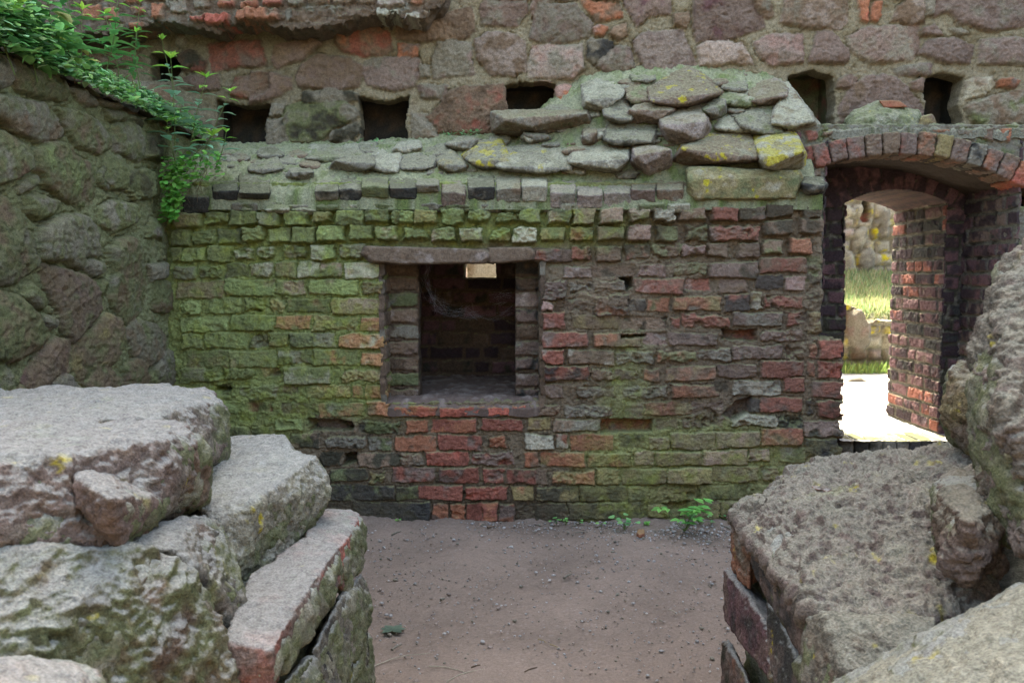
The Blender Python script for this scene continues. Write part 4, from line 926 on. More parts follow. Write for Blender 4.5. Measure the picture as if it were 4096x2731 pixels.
af.keep &= above & ((af.v > azc + RA * .6) | rightjamb | leftjamb)
af.keep &= (above & (af.v > 1.0) & (rr_ > RA)) | ((rightjamb | leftjamb))
kk_ = (rr_ > RA) & ((af.v > 1.98) | (af.u > 3.07))
af.keep = (kk_ & (af.u > 1.9)) | ((af.u <= 1.9 + .012 * af.mid) & True) | (rightjamb & (rr_ > RA * .0) & ((rr_ > RA) | (af.v < 1.9)))
af.keep &= ~((rr_ < RA) & (af.v > 1.98) & (af.u > 1.9))
af.keep &= ~((rr_ < RA) & (af.u > 1.9) & (af.u < 3.07 + .012 * af.mid))
af.build('arch_wall', M_brick, arr, .16)
# ledge above the arch
ld = Field((0, 0, 2.378), (1, 0, 0), (0, 1, 0), (0, 0, 1), 1.9, 4.6, YA - .03, YU + .02, .012, 153, 0, 'c', 'g', .012)
ld.h += .05 * (ld.v - YA) + .02 * ld.mid - .03 * ss(YA + .05, YA - .03, ld.v + .03 * ld.mid); ld.keep &= ld.v > YA - .012 + .03 * ld.mid; ld.jit = .012; ld.c = ld.c * .8; ld.build('ledge', M_cap, arr, .05)
# soffit of the outer arch + brick recess, with recess shade put into their colours
an = np.linspace(math.asin((1.84 - ax) / RA), R(70), 120)
def soff(a_, b_):
    rr2 = RA + .012 * fbm(np.stack([a_ * RA, b_, a_ * 0], 1), 12, 3, 9)
    return np.stack([ax + rr2 * np.sin(a_), b_, azc + rr2 * np.cos(a_)], 1)
grid('arch_soffit', soff, an[0], an[-1], YA - .0, 5.72, 150, 60, M_brick, arr, lambda V: codecol('bme', fbm(V * [1, 1, 1], 14, 4, 3) + .3 * fbm(V, 60, 2, 4), 0) * .28)  # colour scaled well down so the soffit carries the recess shade
YI = 5.65
dx0, dx1, dsp = 2.268, 2.945, 1.972
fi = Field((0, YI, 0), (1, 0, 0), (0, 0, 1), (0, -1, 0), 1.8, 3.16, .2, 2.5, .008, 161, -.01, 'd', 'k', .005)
auto_bricks(fi, 1.8, 3.16, .27, 2.5, ['Vv', 'Vv', 'V', 'vV', 'Vd', 'VK'], .0925, seed=6, er=.25)  # very dark brick codes hold the shade under the arch
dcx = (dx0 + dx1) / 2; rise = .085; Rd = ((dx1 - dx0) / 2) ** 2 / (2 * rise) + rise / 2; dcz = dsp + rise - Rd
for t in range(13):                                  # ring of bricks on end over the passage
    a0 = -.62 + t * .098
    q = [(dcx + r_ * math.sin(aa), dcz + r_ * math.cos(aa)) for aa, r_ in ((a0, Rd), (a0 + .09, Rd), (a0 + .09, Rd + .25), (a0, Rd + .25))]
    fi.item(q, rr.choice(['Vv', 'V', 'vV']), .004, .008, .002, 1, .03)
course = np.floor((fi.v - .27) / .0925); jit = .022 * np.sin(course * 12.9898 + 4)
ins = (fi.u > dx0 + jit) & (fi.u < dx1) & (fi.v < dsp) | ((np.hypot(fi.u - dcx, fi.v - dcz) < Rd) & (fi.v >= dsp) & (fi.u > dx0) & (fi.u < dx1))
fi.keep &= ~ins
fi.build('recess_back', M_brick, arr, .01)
# passage sides
YB = 6.42
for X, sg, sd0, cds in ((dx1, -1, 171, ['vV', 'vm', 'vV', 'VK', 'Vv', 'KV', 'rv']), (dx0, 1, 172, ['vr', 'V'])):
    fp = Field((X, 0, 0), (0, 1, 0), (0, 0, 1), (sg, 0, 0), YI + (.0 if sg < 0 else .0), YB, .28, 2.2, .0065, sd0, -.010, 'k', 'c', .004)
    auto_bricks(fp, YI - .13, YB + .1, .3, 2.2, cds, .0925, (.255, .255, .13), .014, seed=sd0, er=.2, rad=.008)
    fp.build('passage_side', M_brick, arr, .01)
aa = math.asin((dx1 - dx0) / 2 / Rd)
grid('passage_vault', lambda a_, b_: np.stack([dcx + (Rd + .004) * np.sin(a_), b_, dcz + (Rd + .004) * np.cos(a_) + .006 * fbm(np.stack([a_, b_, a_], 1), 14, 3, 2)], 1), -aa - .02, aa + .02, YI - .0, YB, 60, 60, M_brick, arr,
     lambda V: codecol('Vve', np.sign(np.sin(V[:, 0] * 60)) * .3 + fbm(V, 20, 3, 3), 0) * .6)  # vault colour darkened to paint in the shade of the passage
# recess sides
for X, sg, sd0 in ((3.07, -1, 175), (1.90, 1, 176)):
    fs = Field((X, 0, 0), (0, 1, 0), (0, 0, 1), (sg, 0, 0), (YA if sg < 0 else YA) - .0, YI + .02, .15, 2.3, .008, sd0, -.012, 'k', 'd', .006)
    auto_bricks(fs, YA - .1, YI + .05, .17, 2.3, ['vV', 'mv', 'Vv', 'Vm', 'vK'], .095, seed=sd0, er=.4)  # dark codes put the recess shade into these bricks as well
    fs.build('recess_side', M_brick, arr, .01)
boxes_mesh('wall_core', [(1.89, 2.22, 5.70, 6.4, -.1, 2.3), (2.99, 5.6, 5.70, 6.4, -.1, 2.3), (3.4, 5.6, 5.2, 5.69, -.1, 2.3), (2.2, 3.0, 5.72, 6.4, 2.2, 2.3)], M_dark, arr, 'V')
# threshold: row of bricks on edge, bulging forward
for t in range(9):
    f0, f1 = t / 9, (t + 1) / 9 - .012
    x0, x1 = 2.22 + f0 * .76, 2.22 + f1 * .76
    yb = lambda x: 5.50 - .10 * math.sin((x - 2.22) / .78 * math.pi)
    pts = [(x, yb(x) + d, z) for x in (x0, x1) for d, z in ((0, .27), (.004, .385), (.3, .385), (.3, .27))]
    rock('threshold_brick', pts, rr.choice(['kd', 'Kd', 'ke']), M_brick, arr, .008, .004, 400 + t, 1, 0)
# small grey boulder lump on the ledge above the arch
lump = [(490, 880), (500, 830), (560, 770), (720, 705), (850, 740), (990, 775), (1020, 850), (960, 900), (600, 905)]
lump = [(x / 1.742 + 3100, y / 1.742) for x, y in lump]
lo = empty('rubble_lump', 'lump of lichened mortar and broken brick lying on the ledge above the arch', 'rubble', None, (2.35, 5.25, 2.4))
rock('mortar_lump', [P(a, b, 5.28) for a, b in lump] + [P(a, b + 6, 5.42) for a, b in lump] + [P(x, y, 5.14) for x, y in [(3420, 505), (3520, 450), (3620, 470), (3670, 510)]], 'cgw', M_cap, lo, .008, .013, 71, 1, .15)
rock('brick_fragment', [P(a / 1.742 + 3100, b / 1.742, y) for a, b in [(725, 700), (860, 705), (925, 745), (760, 752)] for y in (5.2, 5.32)], 'oR', M_brick, lo, .007, .004, 72, 1)
rock('yellow_stone', [P(a / 1.742 + 3100, b / 1.742, y) for a, b in [(1000, 880), (1020, 815), (1090, 800), (1115, 850), (1105, 888)] for y in (5.14, 5.3)], 'yb', M_cap, lo, .008, .005, 73, 1)
keep_local(lo)

# ================================================================== GROUND
def axis(fine0, fine1, step, lo, hi):
    a = list(np.arange(fine0, fine1, step)); s = step; x = fine0
    L_ = []
    while x > lo: s *= 1.35; x -= s; L_.append(max(x, lo))
    s = step; x = a[-1]; R_ = []
    while x < hi: s *= 1.35; x += s; R_.append(min(x, hi))
    return np.array(L_[::-1] + a + R_)
gx = axis(-1.6, 1.9, .0085, -600, 600); gy = axis(2.3, 5.0, .0085, -600, 600)
A_, B_ = np.meshgrid(gx, gy); a_, b_ = A_.ravel(), B_.ravel(); pp = np.stack([a_, b_, a_ * 0], 1)
nearm = (np.abs(a_) < 4) & (np.abs(b_) < 8)
g1 = np.zeros(len(a_)); g2 = g1.copy(); g3 = g1.copy()
g1[nearm] = fbm(pp[nearm], 2.2, 3, 81); g2[nearm] = fbm(pp[nearm], 22, 4, 82, .6); g3[nearm] = fbm(pp[nearm], 85, 2, 83)
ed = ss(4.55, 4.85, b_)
zg = .022 * g1 + .0035 * g2 + .0016 * g3 + .012 * ed * (1 + g2) + .018 * ss(4.72, 4.86, b_) * np.clip(.5 + 1.2 * g1, 0, 1.2)
zg = np.where(b_ > 6.45, np.minimum(zg, -.02), zg)
cg = (lin((132, 116, 104)) * (1 + .26 * g1 + .14 * g2 + .12 * g3)[:, None])
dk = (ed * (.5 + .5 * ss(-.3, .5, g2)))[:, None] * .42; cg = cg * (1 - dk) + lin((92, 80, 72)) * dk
spk = ss(.42, .6, g3 + .3 * g2)[:, None]; cg = cg * (1 - .3 * spk) + lin((160, 150, 146)) * .3 * spk
idx = np.arange(len(a_)).reshape(A_.shape)
F = np.stack([idx[:-1, :-1].ravel(), idx[:-1, 1:].ravel(), idx[1:, 1:].ravel(), idx[1:, :-1].ravel()], 1)
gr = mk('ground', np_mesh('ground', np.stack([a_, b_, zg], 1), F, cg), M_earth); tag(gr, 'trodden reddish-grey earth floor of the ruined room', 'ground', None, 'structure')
# dark soil in the recess
so = grid('soil', lambda a, b: np.stack([a, b, .27 + .10 * ss(4.7, 5.3, b) * 0 - .27 * ss(4.95, 4.2, b) + .02 * fbm(np.stack([a, b, a], 1), 7, 3, 3) + .008 * fbm(np.stack([a, b, a], 1), 40, 3, 4)], 1), 1.9, 4.2, 4.1, 5.75, 220, 170, M_earth, None,
          lambda V: lin((88, 74, 66))[None] * (1 + .3 * fbm(V, 30, 3, 6)[:, None]))
tag(so, 'dark soil rising to the threshold of the passage', 'soil', None, 'structure')
# sunlit paving through the passage and the meadow beyond
def outz(x, y):
    p = np.stack([x, y, x * 0], 1)
    return .385 + .035 * np.clip(y - 6.6, 0, 2.0) + .55 * ss(8.9, 9.3, y) + .19 * np.clip(y - 9.0, 0, 5) + .01 * fbm(p, 3, 3, 8)
pv = grid('path', lambda a, b: np.stack([a, b, outz(a, b) + .006 * fbm(np.stack([a, b, a], 1), 25, 3, 4)], 1), 2.2, 3.02, 5.42, 6.45, 80, 110, M_earth, None, lambda V: lin((176, 172, 164))[None] * (1 + .12 * fbm(V, 14, 4, 6)[:, None]))
tag(pv, 'pale sunlit earth path through the passage', 'path', None, 'structure')
mdw = grid('meadow', lambda a, b: np.stack([a, b, outz(a, b)], 1), -30, 40, 6.41, 60, 260, 400, M_earth, None,
           lambda V: np.where((V[:, 1] < 8.75)[:, None], lin((176, 172, 164))[None], lin((160, 156, 130))[None]) * (1 + .2 * fbm(V, 9, 4, 6)[:, None]))
tag(mdw, 'sunlit yard of pale earth and grass beyond the passage', 'ground', None, 'structure')

def blocks_wall(f, r, u0, u1, v0, v1, s, codes, lich=.25):
    v = v0
    while v < v1:
        u = u0 + r.uniform(-s, 0); hh = s * r.uniform(.5, 1.1)
        while u < u1:
            wd = s * r.uniform(.7, 1.7); c = [(u + .012, v + .012), (u + wd * .5, v + r.uniform(.004, .02)), (u + wd - .012, v + .012 + r.uniform(0, .02)), (u + wd - .01, v + hh - .014), (u + wd * .5, v + hh - r.uniform(0, .02)), (u + .014, v + hh - .012)]
            f.item(c, r.choice(codes) + 'l' if r.random() < lich * 1.6 else r.choice(codes), r.uniform(0, .03), .03, .015, 3, .05); u += wd
        v += hh
r = random.Random(77)
w1 = empty('low_yard_wall', 'low lichened stone wall seen through the passage, one big bluish boulder in it', 'wall')
f1 = Field((0, 8.95, 0), (1, 0, 0), (0, 0, 1), (0, -1, 0), 2.9, 5.2, .3, 1.28, .016, 201, -.02, 'c', 'w', .015)
blocks_wall(f1, r, 2.9, 5.2, .3, 1.3, .17, ['kw', 'wc', 'sk', 'bk'], .3)
def u1(px, py, Y=8.95): return uvw(px, py, Y)
f1.item([u1(*t) for t in [(3385, 1250), (3430, 1225), (3478, 1240), (3480, 1360), (3455, 1410), (3410, 1412), (3380, 1370)]], 'kku', .06, .05, .03, 3)
f1.item([u1(*t) for t in [(3372, 1132), (3398, 1132), (3405, 1215), (3372, 1225)]], 'ws', .05, .03, .02, 3)
topl = np.interp(f1.u, [u1(3360, 1)[0], u1(3400, 1)[0], u1(3412, 1)[0], u1(3480, 1)[0], u1(3500, 1)[0], u1(3560, 1)[0], 5.2], [u1(1, 1135)[1], u1(1, 1135)[1], u1(1, 1215)[1], u1(1, 1235)[1], u1(1, 1290)[1], u1(1, 1280)[1], u1(1, 1280)[1]])
f1.keep &= f1.v < topl + .02 * f1.mid
f1.build('stonework', M_stone, w1, .4)
w2 = empty('far_ruin_wall', 'distant pale ruin wall of stone and brick patched with orange lichen, framed by the passage', 'wall')
f2 = Field((0, 11.6, 0), (1, 0, 0), (0, 0, 1), (0, -1, 0), 3.4, 8.2, 1.2, 4.4, .022, 211, -.03, 'c', 'w', .02)
blocks_wall(f2, r, 3.4, 8.2, 1.2, 4.4, .2, ['w', 'wc', 'wk', 'kw', 'sw'], .4)
def u2(px, py): return uvw(px, py, 11.6)
for q, cd in (([(3415, 930), (3440, 905), (3470, 915), (3465, 960), (3440, 1005), (3418, 1000)], 'kw'), ([(3440, 1005), (3475, 990), (3500, 1010), (3495, 1070), (3450, 1095), (3430, 1060)], 'kc'), ([(3370, 1000), (3410, 1005), (3425, 1090), (3380, 1100)], 'kwl'), ([(3510, 830), (3560, 840), (3555, 950), (3520, 960)], 'kw'),
              ([(3486, 915), (3510, 908), (3512, 950), (3490, 965)], 'kll'), ([(3380, 820), (3420, 835), (3415, 870), (3378, 880)], 'wk')):
    f2.item([u2(*t) for t in q], cd, .05, .05, .03, 3)
f2.item([u2(*t) for t in [(3450, 790), (3474, 790), (3474, 850), (3450, 850)]], 'Kk', -.2, .02)
f2.item([u2(*t) for t in [(3446, 850), (3474, 850), (3474, 892), (3446, 892)]], 'rb', -.1, .02)
f2.build('stonework', M_stone, w2, .5)
w3 = empty('ochre_wall', 'sunlit ochre masonry glimpsed through the slit of the niche', 'wall')
f3 = Field((-.6, 8.2, 0), (.8, .6, 0), (0, 0, 1), (.6, -.8, 0), -1.4, 1.8, .3, 3.2, .03, 221, -.01, 'w', 'y', .01)
blocks_wall(f3, r, -1.4, 1.8, .3, 3.2, .3, ['w', 'wy', 'wy', 'w'], 0); f3.build('stonework', M_stone, w3, .5)
slabr = rock('flat_rock', [P(a, b, y) for a, b in [(3378, 1540), (3395, 1518), (3440, 1510), (3470, 1530), (3468, 1545), (3420, 1552)] for y in (8.1, 8.5)], 'kw', M_stone, None, .02, .01, 81, 1)
tag(slabr, 'flat pale rock lying on the sunlit path in front of the low yard wall', 'rock')
# brick seen at left of pier (back of passage frame) is the wall core

# ================================================================== NEAR RUINS (both jambs of the gap the photographer looks through)
def za(x, y): return x / 1.178, 1400 + y / 1.178
def zb(x, y): return 2700 + x / 1.178, 1400 + y / 1.178
def P3(pts, f):
    out = []
    for (x, y, Y) in pts:
        a, b = f(x, y); out.append(P(a, b, Y))
    return out
near = empty('near_left_ruin', 'stepped broken masonry of large pale-topped stones and bricks at the left of the gap', 'ruined wall')
NL = [
 # name, code, pts (zoom x, zoom y, depth), voxel, disp, label
 ('stone_block', 'ukb', [(-160, 205, 2.72), (300, 212, 2.74), (700, 172, 2.74), (960, 180, 2.66), (1035, 235, 2.52), (1050, 500, 2.48), (1040, 520, 2.5), (900, 470, 2.1), (720, 330, 2.0), (200, 330, 2.0), (-160, 330, 2.0), (900, 620, 2.3), (-160, 700, 2.0), (500, 700, 2.1)], .0095, .016, 'long flat-topped block at the back of the left ruin'),
 ('stone_block', 'kub', [(-220, 330, 2.05), (300, 330, 2.08), (740, 335, 2.06), (885, 395, 1.95), (900, 440, 1.92), (760, 430, 1.80), (520, 425, 1.74), (280, 515, 1.62), (240, 600, 1.60), (0, 540, 1.52), (-260, 560, 1.45), (-260, 900, 1.45), (60, 900, 1.48), (540, 900, 1.62), (600, 720, 1.78), (880, 650, 1.94), (900, 600, 2.1)], .0085, .018, 'big block with a pale worn top at the left edge'),
 ('broken_brick', 'umb', [(355, 590, 1.60), (480, 560, 1.70), (640, 640, 1.74), (770, 700, 1.78), (650, 760, 1.64), (555, 905, 1.58), (480, 820, 1.55), (400, 760, 1.56), (520, 700, 1.52), (640, 800, 1.9), (400, 560, 1.8)], .007, .010, 'broken brick end bedded in the front of the left ruin'),
 ('stone_block', 'kbu', [(800, 400, 1.86), (890, 398, 1.93), (950, 480, 1.96), (965, 560, 1.98), (945, 700, 1.98), (800, 770, 1.92), (700, 800, 1.86), (760, 640, 1.80), (740, 470, 1.82), (850, 600, 2.3), (940, 600, 2.3)], .0075, .013, None),
 ('rubble_stone', 'Kkm', [(620, 930, 1.66), (760, 830, 1.80), (960, 770, 1.94), (1010, 810, 1.95), (1050, 910, 1.92), (1060, 1040, 1.86), (1130, 1170, 1.84), (1100, 1330, 1.80), (1000, 1100, 1.74), (880, 1010, 1.68), (800, 940, 1.66), (900, 1200, 2.0), (1050, 1200, 2.1)], .0075, .014, 'dark rough stone wedged between the big block and the step'),
 ('stone_block', 'bge', [(-260, 960, 1.42), (0, 950, 1.46), (540, 930, 1.58), (700, 930, 1.62), (850, 1010, 1.64), (940, 1140, 1.66), (1000, 1330, 1.66), (1090, 1480, 1.64), (1080, 1700, 1.62), (400, 1800, 1.40), (-260, 1700, 1.25), (-260, 1350, 1.32), (300, 1250, 1.42), (700, 1250, 1.54), (0, 1200, 1.9), (900, 1500, 2.1), (-260, 900, 1.6)], .009, .020, 'large brown-green boulder face in the lower left'),
 ('stone_block', 'kcb', [(1050, 410, 2.82), (1180, 398, 2.82), (1340, 398, 2.78), (1362, 430, 2.72), (1370, 480, 2.66), (1280, 520, 2.6), (1060, 520, 2.6), (1200, 700, 2.8), (1360, 600, 2.8)], .009, .009, 'small flat stone at the far end of the left ruin'),
 ('stone_block', 'kcg', [(950, 560, 2.35), (1060, 530, 2.55), (1200, 490, 2.60), (1400, 480, 2.56), (1480, 500, 2.52), (1530, 590, 2.48), (1535, 660, 2.46), (1480, 760, 2.42), (1410, 880, 2.34), (1290, 1010, 2.20), (1150, 1095, 2.08), (1080, 980, 2.02), (1030, 820, 2.02), (950, 740, 2.04), (1180, 720, 2.08), (1330, 700, 2.22), (1400, 560, 2.36), (1000, 900, 2.6), (1400, 800, 2.7)], .0085, .014, 'rounded pale boulder overhanging the lowest step of the left ruin'),
 ('step_brick', 'umR', [(1060, 1370, 1.66), (1275, 1412, 1.655), (1400, 1170, 1.87), (1500, 1050, 2.02), (1590, 930, 2.22), (1180, 1060, 2.0), (1430, 880, 2.28), (1100, 1560, 1.64), (1270, 1600, 1.66), (1440, 1290, 1.90), (1600, 1100, 2.18), (1590, 930, 2.24)], .0065, .006, 'reddish-edged brick forming the front of the lowest step'),
 ('step_brick', 'Rmu', [(1440, 870, 2.30), (1510, 752, 2.62), (1640, 752, 2.66), (1690, 772, 2.60), (1660, 850, 2.42), (1598, 930, 2.25), (1700, 900, 2.6), (1690, 1020, 2.50), (1610, 1130, 2.24), (1600, 1040, 2.22)], .0065, .006, 'brick with an orange-red corner at the far end of the lowest step'),
 ('side_brick', 'Kkd', [(1610, 1150, 2.2), (1700, 1055, 2.5), (1735, 1150, 2.52), (1730, 1250, 2.50), (1690, 1360, 2.3), (1560, 1640, 2.0), (1480, 1480, 1.95), (1470, 1420, 1.93), (1500, 1500, 2.5)], .007, .006, None),
 ('side_brick', 'dgb', [(1300, 1600, 1.7), (1460, 1430, 1.90), (1500, 1700, 1.85), (1350, 1800, 1.7), (1400, 1700, 2.2)], .008, .006, None),
 ('side_brick', 'gdk', [(1690, 1380, 2.32), (1725, 1300, 2.55), (1742, 1400, 2.55), (1745, 1600, 2.5), (1650, 1750, 2.2), (1580, 1660, 2.05), (1640, 1600, 2.6)], .007, .008, None),
 ('stone_block', 'uso', [(-260, 1490, 1.10), (0, 1450, 1.16), (300, 1480, 1.20), (440, 1520, 1.22), (440, 1600, 1.18), (400, 1700, 1.10), (-260, 1750, 1.0), (200, 1600, 1.4)], .008, .008, 'pinkish flat stone in the bottom left corner'),
]
for i, (nm, code, pts, vx, dp, lb) in enumerate(NL):
    rock(nm, P3(pts, za), code, M_near, near, vx * .6, dp * .95, 500 + i * 3, 2, .12 if i < 4 else .05, lb, .6, .25 if i in (0, 1, 2, 8, 9) else 0, 15)
# mortar heart that carries the stones
rock('mortar_core', [(-2.6, 1.35, -.02), (-.60, 1.55, -.02), (-.56, 2.62, -.02), (-2.6, 2.62, -.02), (-2.6, 1.5, .80), (-.80, 1.66, .50), (-.60, 1.80, .58), (-.58, 2.55, .60), (-.95, 2.55, .98), (-2.6, 2.62, 1.02), (-1.0, 1.9, .92)], 'cgk', M_near, near, .012, .012, 560, 2, 0, None, .5, 0, 15)

def melt(name, parent, groups, f, seed, sh_=.02):
    bm = bmesh.new()
    for pts in groups:
        vs_ = [bm.verts.new(Vector(p) + Vector((0, sh_, -.010))) for p in P3(pts, f)]
        bmesh.ops.convex_hull(bm, input=vs_)
    for v in [v for v in bm.verts if not v.link_faces]: bm.verts.remove(v)
    me = bpy.data.meshes.new(name); bm.to_mesh(me); bm.free()
    return weather(name, me, 'cgk', M_near, parent, .009, .012, seed, 26, 0, None, .8, 0, 16)
def outer(parent, sg, seed, bl):
    r = random.Random(seed)
    for i, (x0, x1, y0, y1, z0, z1) in enumerate(bl):
        j = lambda: r.uniform(-.05, .05)
        rock('stone_block', [(sg * (x + j()), y + j(), z + j()) for x in (x0, x1) for y in (y0, y1) for z in (z0, z1)], r.choice(['kub', 'bgk', 'ukb']), M_near2, parent, .012, .02, seed + i, 2, .05, None, .6, 0, 15)
outer(near, -1, 570, [(1.45, 2.1, 1.35, 1.95, .7, 1.14), (1.75, 2.5, 1.9, 2.6, .75, 1.12), (1.1, 1.75, .95, 1.4, .4, .98), (1.2, 2.3, 1.0, 1.9, .1, .8)])
melt('mortar', near, [q[2] for q in NL], za, 561)
right = empty('near_right_ruin', 'broken masonry with a rough lichen-flecked top and upright stones at the right of the gap', 'ruined wall')
NR = [
 ('stone_block', 'kuc', [(345, 870, 2.36), (290, 780, 2.60), (440, 690, 2.66), (600, 552, 2.72), (720, 520, 2.74), (870, 535, 2.72), (1050, 535, 2.70), (1200, 520, 2.70), (1330, 470, 2.6), (1500, 480, 2.4), (1500, 800, 2.1), (1450, 1000, 1.94), (1420, 1240, 1.80), (1100, 1280, 1.78), (870, 1300, 1.80), (640, 1245, 1.86), (520, 1080, 2.02), (600, 800, 2.22), (900, 700, 2.3), (1300, 700, 2.3), (500, 1100, 2.6), (1200, 1400, 2.4)], .0085, .020, 'broad rough sloping top stone of the right ruin, dotted with lichen'),
 ('side_brick', 'mKu', [(350, 862, 2.37), (355, 900, 2.36), (370, 1040, 2.34), (430, 1150, 2.24), (640, 1500, 1.84), (640, 1250, 1.86), (500, 1050, 2.06), (700, 1260, 1.9), (700, 1480, 1.9), (560, 1200, 2.4)], .0065, .006, 'long dark brick under the edge of the right ruin'),
 ('side_brick', 'obk', [(290, 785, 2.56), (350, 860, 2.38), (350, 1120, 2.36), (280, 1020, 2.56), (275, 900, 2.58), (400, 900, 2.6), (420, 1000, 2.5)], .0065, .010, None),
 ('side_brick', 'mvK', [(232, 1035, 2.62), (265, 1030, 2.6), (345, 1140, 2.38), (430, 1290, 2.16), (460, 1560, 2.06), (300, 1350, 2.40), (235, 1260, 2.62), (430, 1160, 2.5), (500, 1400, 2.3)], .0065, .006, 'purple-brown brick protruding at the gap, second course down'),
 ('side_brick', 'mKd', [(440, 1180, 2.2), (490, 1250, 2.1), (640, 1568, 1.86), (640, 1700, 1.84), (500, 1640, 1.98), (450, 1460, 2.1), (600, 1400, 2.3)], .007, .006, None),
 ('side_brick', 'dmo', [(225, 1370, 2.62), (250, 1365, 2.6), (330, 1520, 2.36), (400, 1720, 2.2), (225, 1720, 2.6), (350, 1600, 2.7)], .007, .006, None),
 ('stone_block', 'bke', [(640, 1260, 1.85), (700, 1235, 1.82), (850, 1290, 1.76), (1100, 1290, 1.74), (1230, 1250, 1.74), (1200, 1450, 1.66), (820, 1568, 1.68), (640, 1600, 1.78), (600, 1500, 1.84), (900, 1500, 2.0)], .0075, .010, 'brown broken stone face below the sloping top'),
 ('stone_block', 'cwk', [(640, 1640, 1.74), (830, 1560, 1.62), (1100, 1430, 1.60), (1400, 1250, 1.62), (1700, 1080, 1.6), (1800, 1300, 1.4), (1750, 1750, 1.2), (700, 1800, 1.4), (1300, 1700, 1.8)], .0085, .012, 'pale mortar-covered shoulder in the lower right corner'),
 ('upright_stone', 'ybk', [(1305, 80, 2.42), (1350, 55, 2.44), (1470, 60, 2.44), (1480, 480, 2.30), (1400, 470, 2.32), (1310, 420, 2.36), (1282, 330, 2.38), (1290, 200, 2.40), (1400, 250, 2.3), (1440, 250, 2.7)], .0085, .016, 'yellowish upright boulder standing against the tall rock at the right'),
 ('upright_stone', 'ukb', [(1560, -430, 2.05), (1640, -490, 2.05), (1800, -500, 2.0), (1850, 300, 1.7), (1800, 1000, 1.6), (1540, 880, 1.78), (1500, 620, 1.86), (1450, 420, 1.92), (1420, 180, 1.96), (1440, 60, 1.98), (1500, -120, 2.02), (1560, 300, 1.72), (1700, 0, 2.5)], .0085, .022, 'tall rough rock cut by the right edge'),
 ('rubble_stone', 'uek', [(1250, 620, 2.02), (1330, 570, 2.10), (1500, 560, 2.05), (1530, 700, 1.84), (1520, 860, 1.74), (1440, 1020, 1.69), (1370, 1085, 1.70), (1290, 1010, 1.74), (1265, 840, 1.82), (1380, 800, 1.68), (1300, 700, 1.84), (1500, 900, 2.1), (1300, 900, 2.1)], .0075, .018, 'knobbly stone protruding under the tall rock'),
 ('brick_fragment', 'opR', [(640, 620, 2.44), (680, 595, 2.5), (760, 600, 2.5), (775, 640, 2.42), (720, 665, 2.36), (650, 650, 2.38), (700, 660, 2.6)], .006, .006, 'orange brick fragment set in the rough top'),
 ('brick_fragment', 'om', [(620, 560, 2.66), (700, 520, 2.70), (770, 525, 2.70), (760, 560, 2.6), (650, 600, 2.56), (700, 600, 2.8)], .006, .006, 'reddish fragment on the crest of the rough top'),
 ('brick_fragment', 'mo', [(1040, 530, 2.7), (1100, 508, 2.72), (1170, 515, 2.72), (1190, 540, 2.68), (1100, 545, 2.64)], .006, .005, None),
]
for i, (nm, code, pts, vx, dp, lb) in enumerate(NR):
    rock(nm, P3(pts, zb), code, M_near if 'brick' in nm else M_near2, right, vx * .6, dp * .95, 600 + i * 3, 2, .16 if i == 0 else .05, lb, .95 if i == 0 else .6, .15 if i in (0, 9) else 0, 15)
rock('mortar_core', [(.76, 1.75, -.02), (.76, 2.62, -.02), (2.6, 2.62, -.02), (2.6, 1.3, -.02), (.80, 1.85, .58), (.78, 2.6, .62), (1.2, 2.6, .80), (2.6, 2.6, .9), (2.6, 1.4, .8), (1.2, 1.6, .5)], 'cgk', M_near, right, .012, .012, 660, 2, 0, None, .5, 0, 15)

outer(right, 1, 670, [(1.32, 2.0, 1.5, 2.0, .7, 1.55), (1.75, 2.5, 2.0, 2.6, .75, 1.75), (1.15, 1.9, 1.0, 1.5, .35, 1.05), (1.5, 2.5, 1.4, 2.2, .1, .95)])
melt('mortar', right, [q[2] for q in NR if q[0] not in ('side_brick', 'brick_fragment')], zb, 661)
# ================================================================== GROUND LITTER
def blobs(name, items, m, codes):
    """items: (x,y,z,sx,sy,sz,rot)"""
    ico = bmesh.new(); bmesh.ops.create_icosphere(ico, subdivisions=1, radius=1); bv = np.array([v.co[:] for v in ico.verts]); bf = np.array([[v.index for v in f.verts] for f in ico.faces]); ico.free()
    n = len(items); I = np.array(items); rs = np.random.RandomState(3)
    V = bv[None] * (1 + rs.uniform(-.28, .28, (n, len(bv), 1))) * I[:, None, 3:6]
    c, s = np.cos(I[:, 6])[:, None], np.sin(I[:, 6])[:, None]
    x = V[..., 0] * c - V[..., 1] * s; y_ = V[..., 0] * s + V[..., 1] * c
    V = np.stack([x, y_, V[..., 2]], -1) + I[:, None, :3]
    F = bf[None] + (np.arange(n) * len(bv))[:, None, None]
    pc = np.array([PALL[q] if isinstance(q, str) else lin(q) for q in codes]); C = pc[rs.randint(0, len(pc), n)] * rs.uniform(.75, 1.2, (n, 1))
    return mk(name, np_mesh(name, V.reshape(-1, 3), F.reshape(-1, 3), np.repeat(C, len(bv), 0), False), m)
rs = random.Random(21); it = []
for k in range(6500):
    if k < 2600:
        y_ = 4.83 - abs(rs.gauss(0, .10)); x = rs.uniform(-1.3, 1.9)
        if rs.random() > .35 + .65 * (x > .5): continue
    elif k < 3600: x = rs.gauss(1.25, .35); y_ = 4.82 - abs(rs.gauss(0, .22))
    else: x = rs.uniform(-1.2, 1.5); y_ = rs.uniform(2.6, 4.8)
    s = rs.choice([.003, .003, .0035, .004, .005, .006, .009 if k < 3600 or rs.random() < .4 else .004])
    if y_ > 4.83: continue
    it.append((x, y_, s * .5 + .004 + .012 * max(0, (y_ - 4.72)) / .14, s * rs.uniform(.8, 1.6), s, s * .7, rs.uniform(0, 6)))
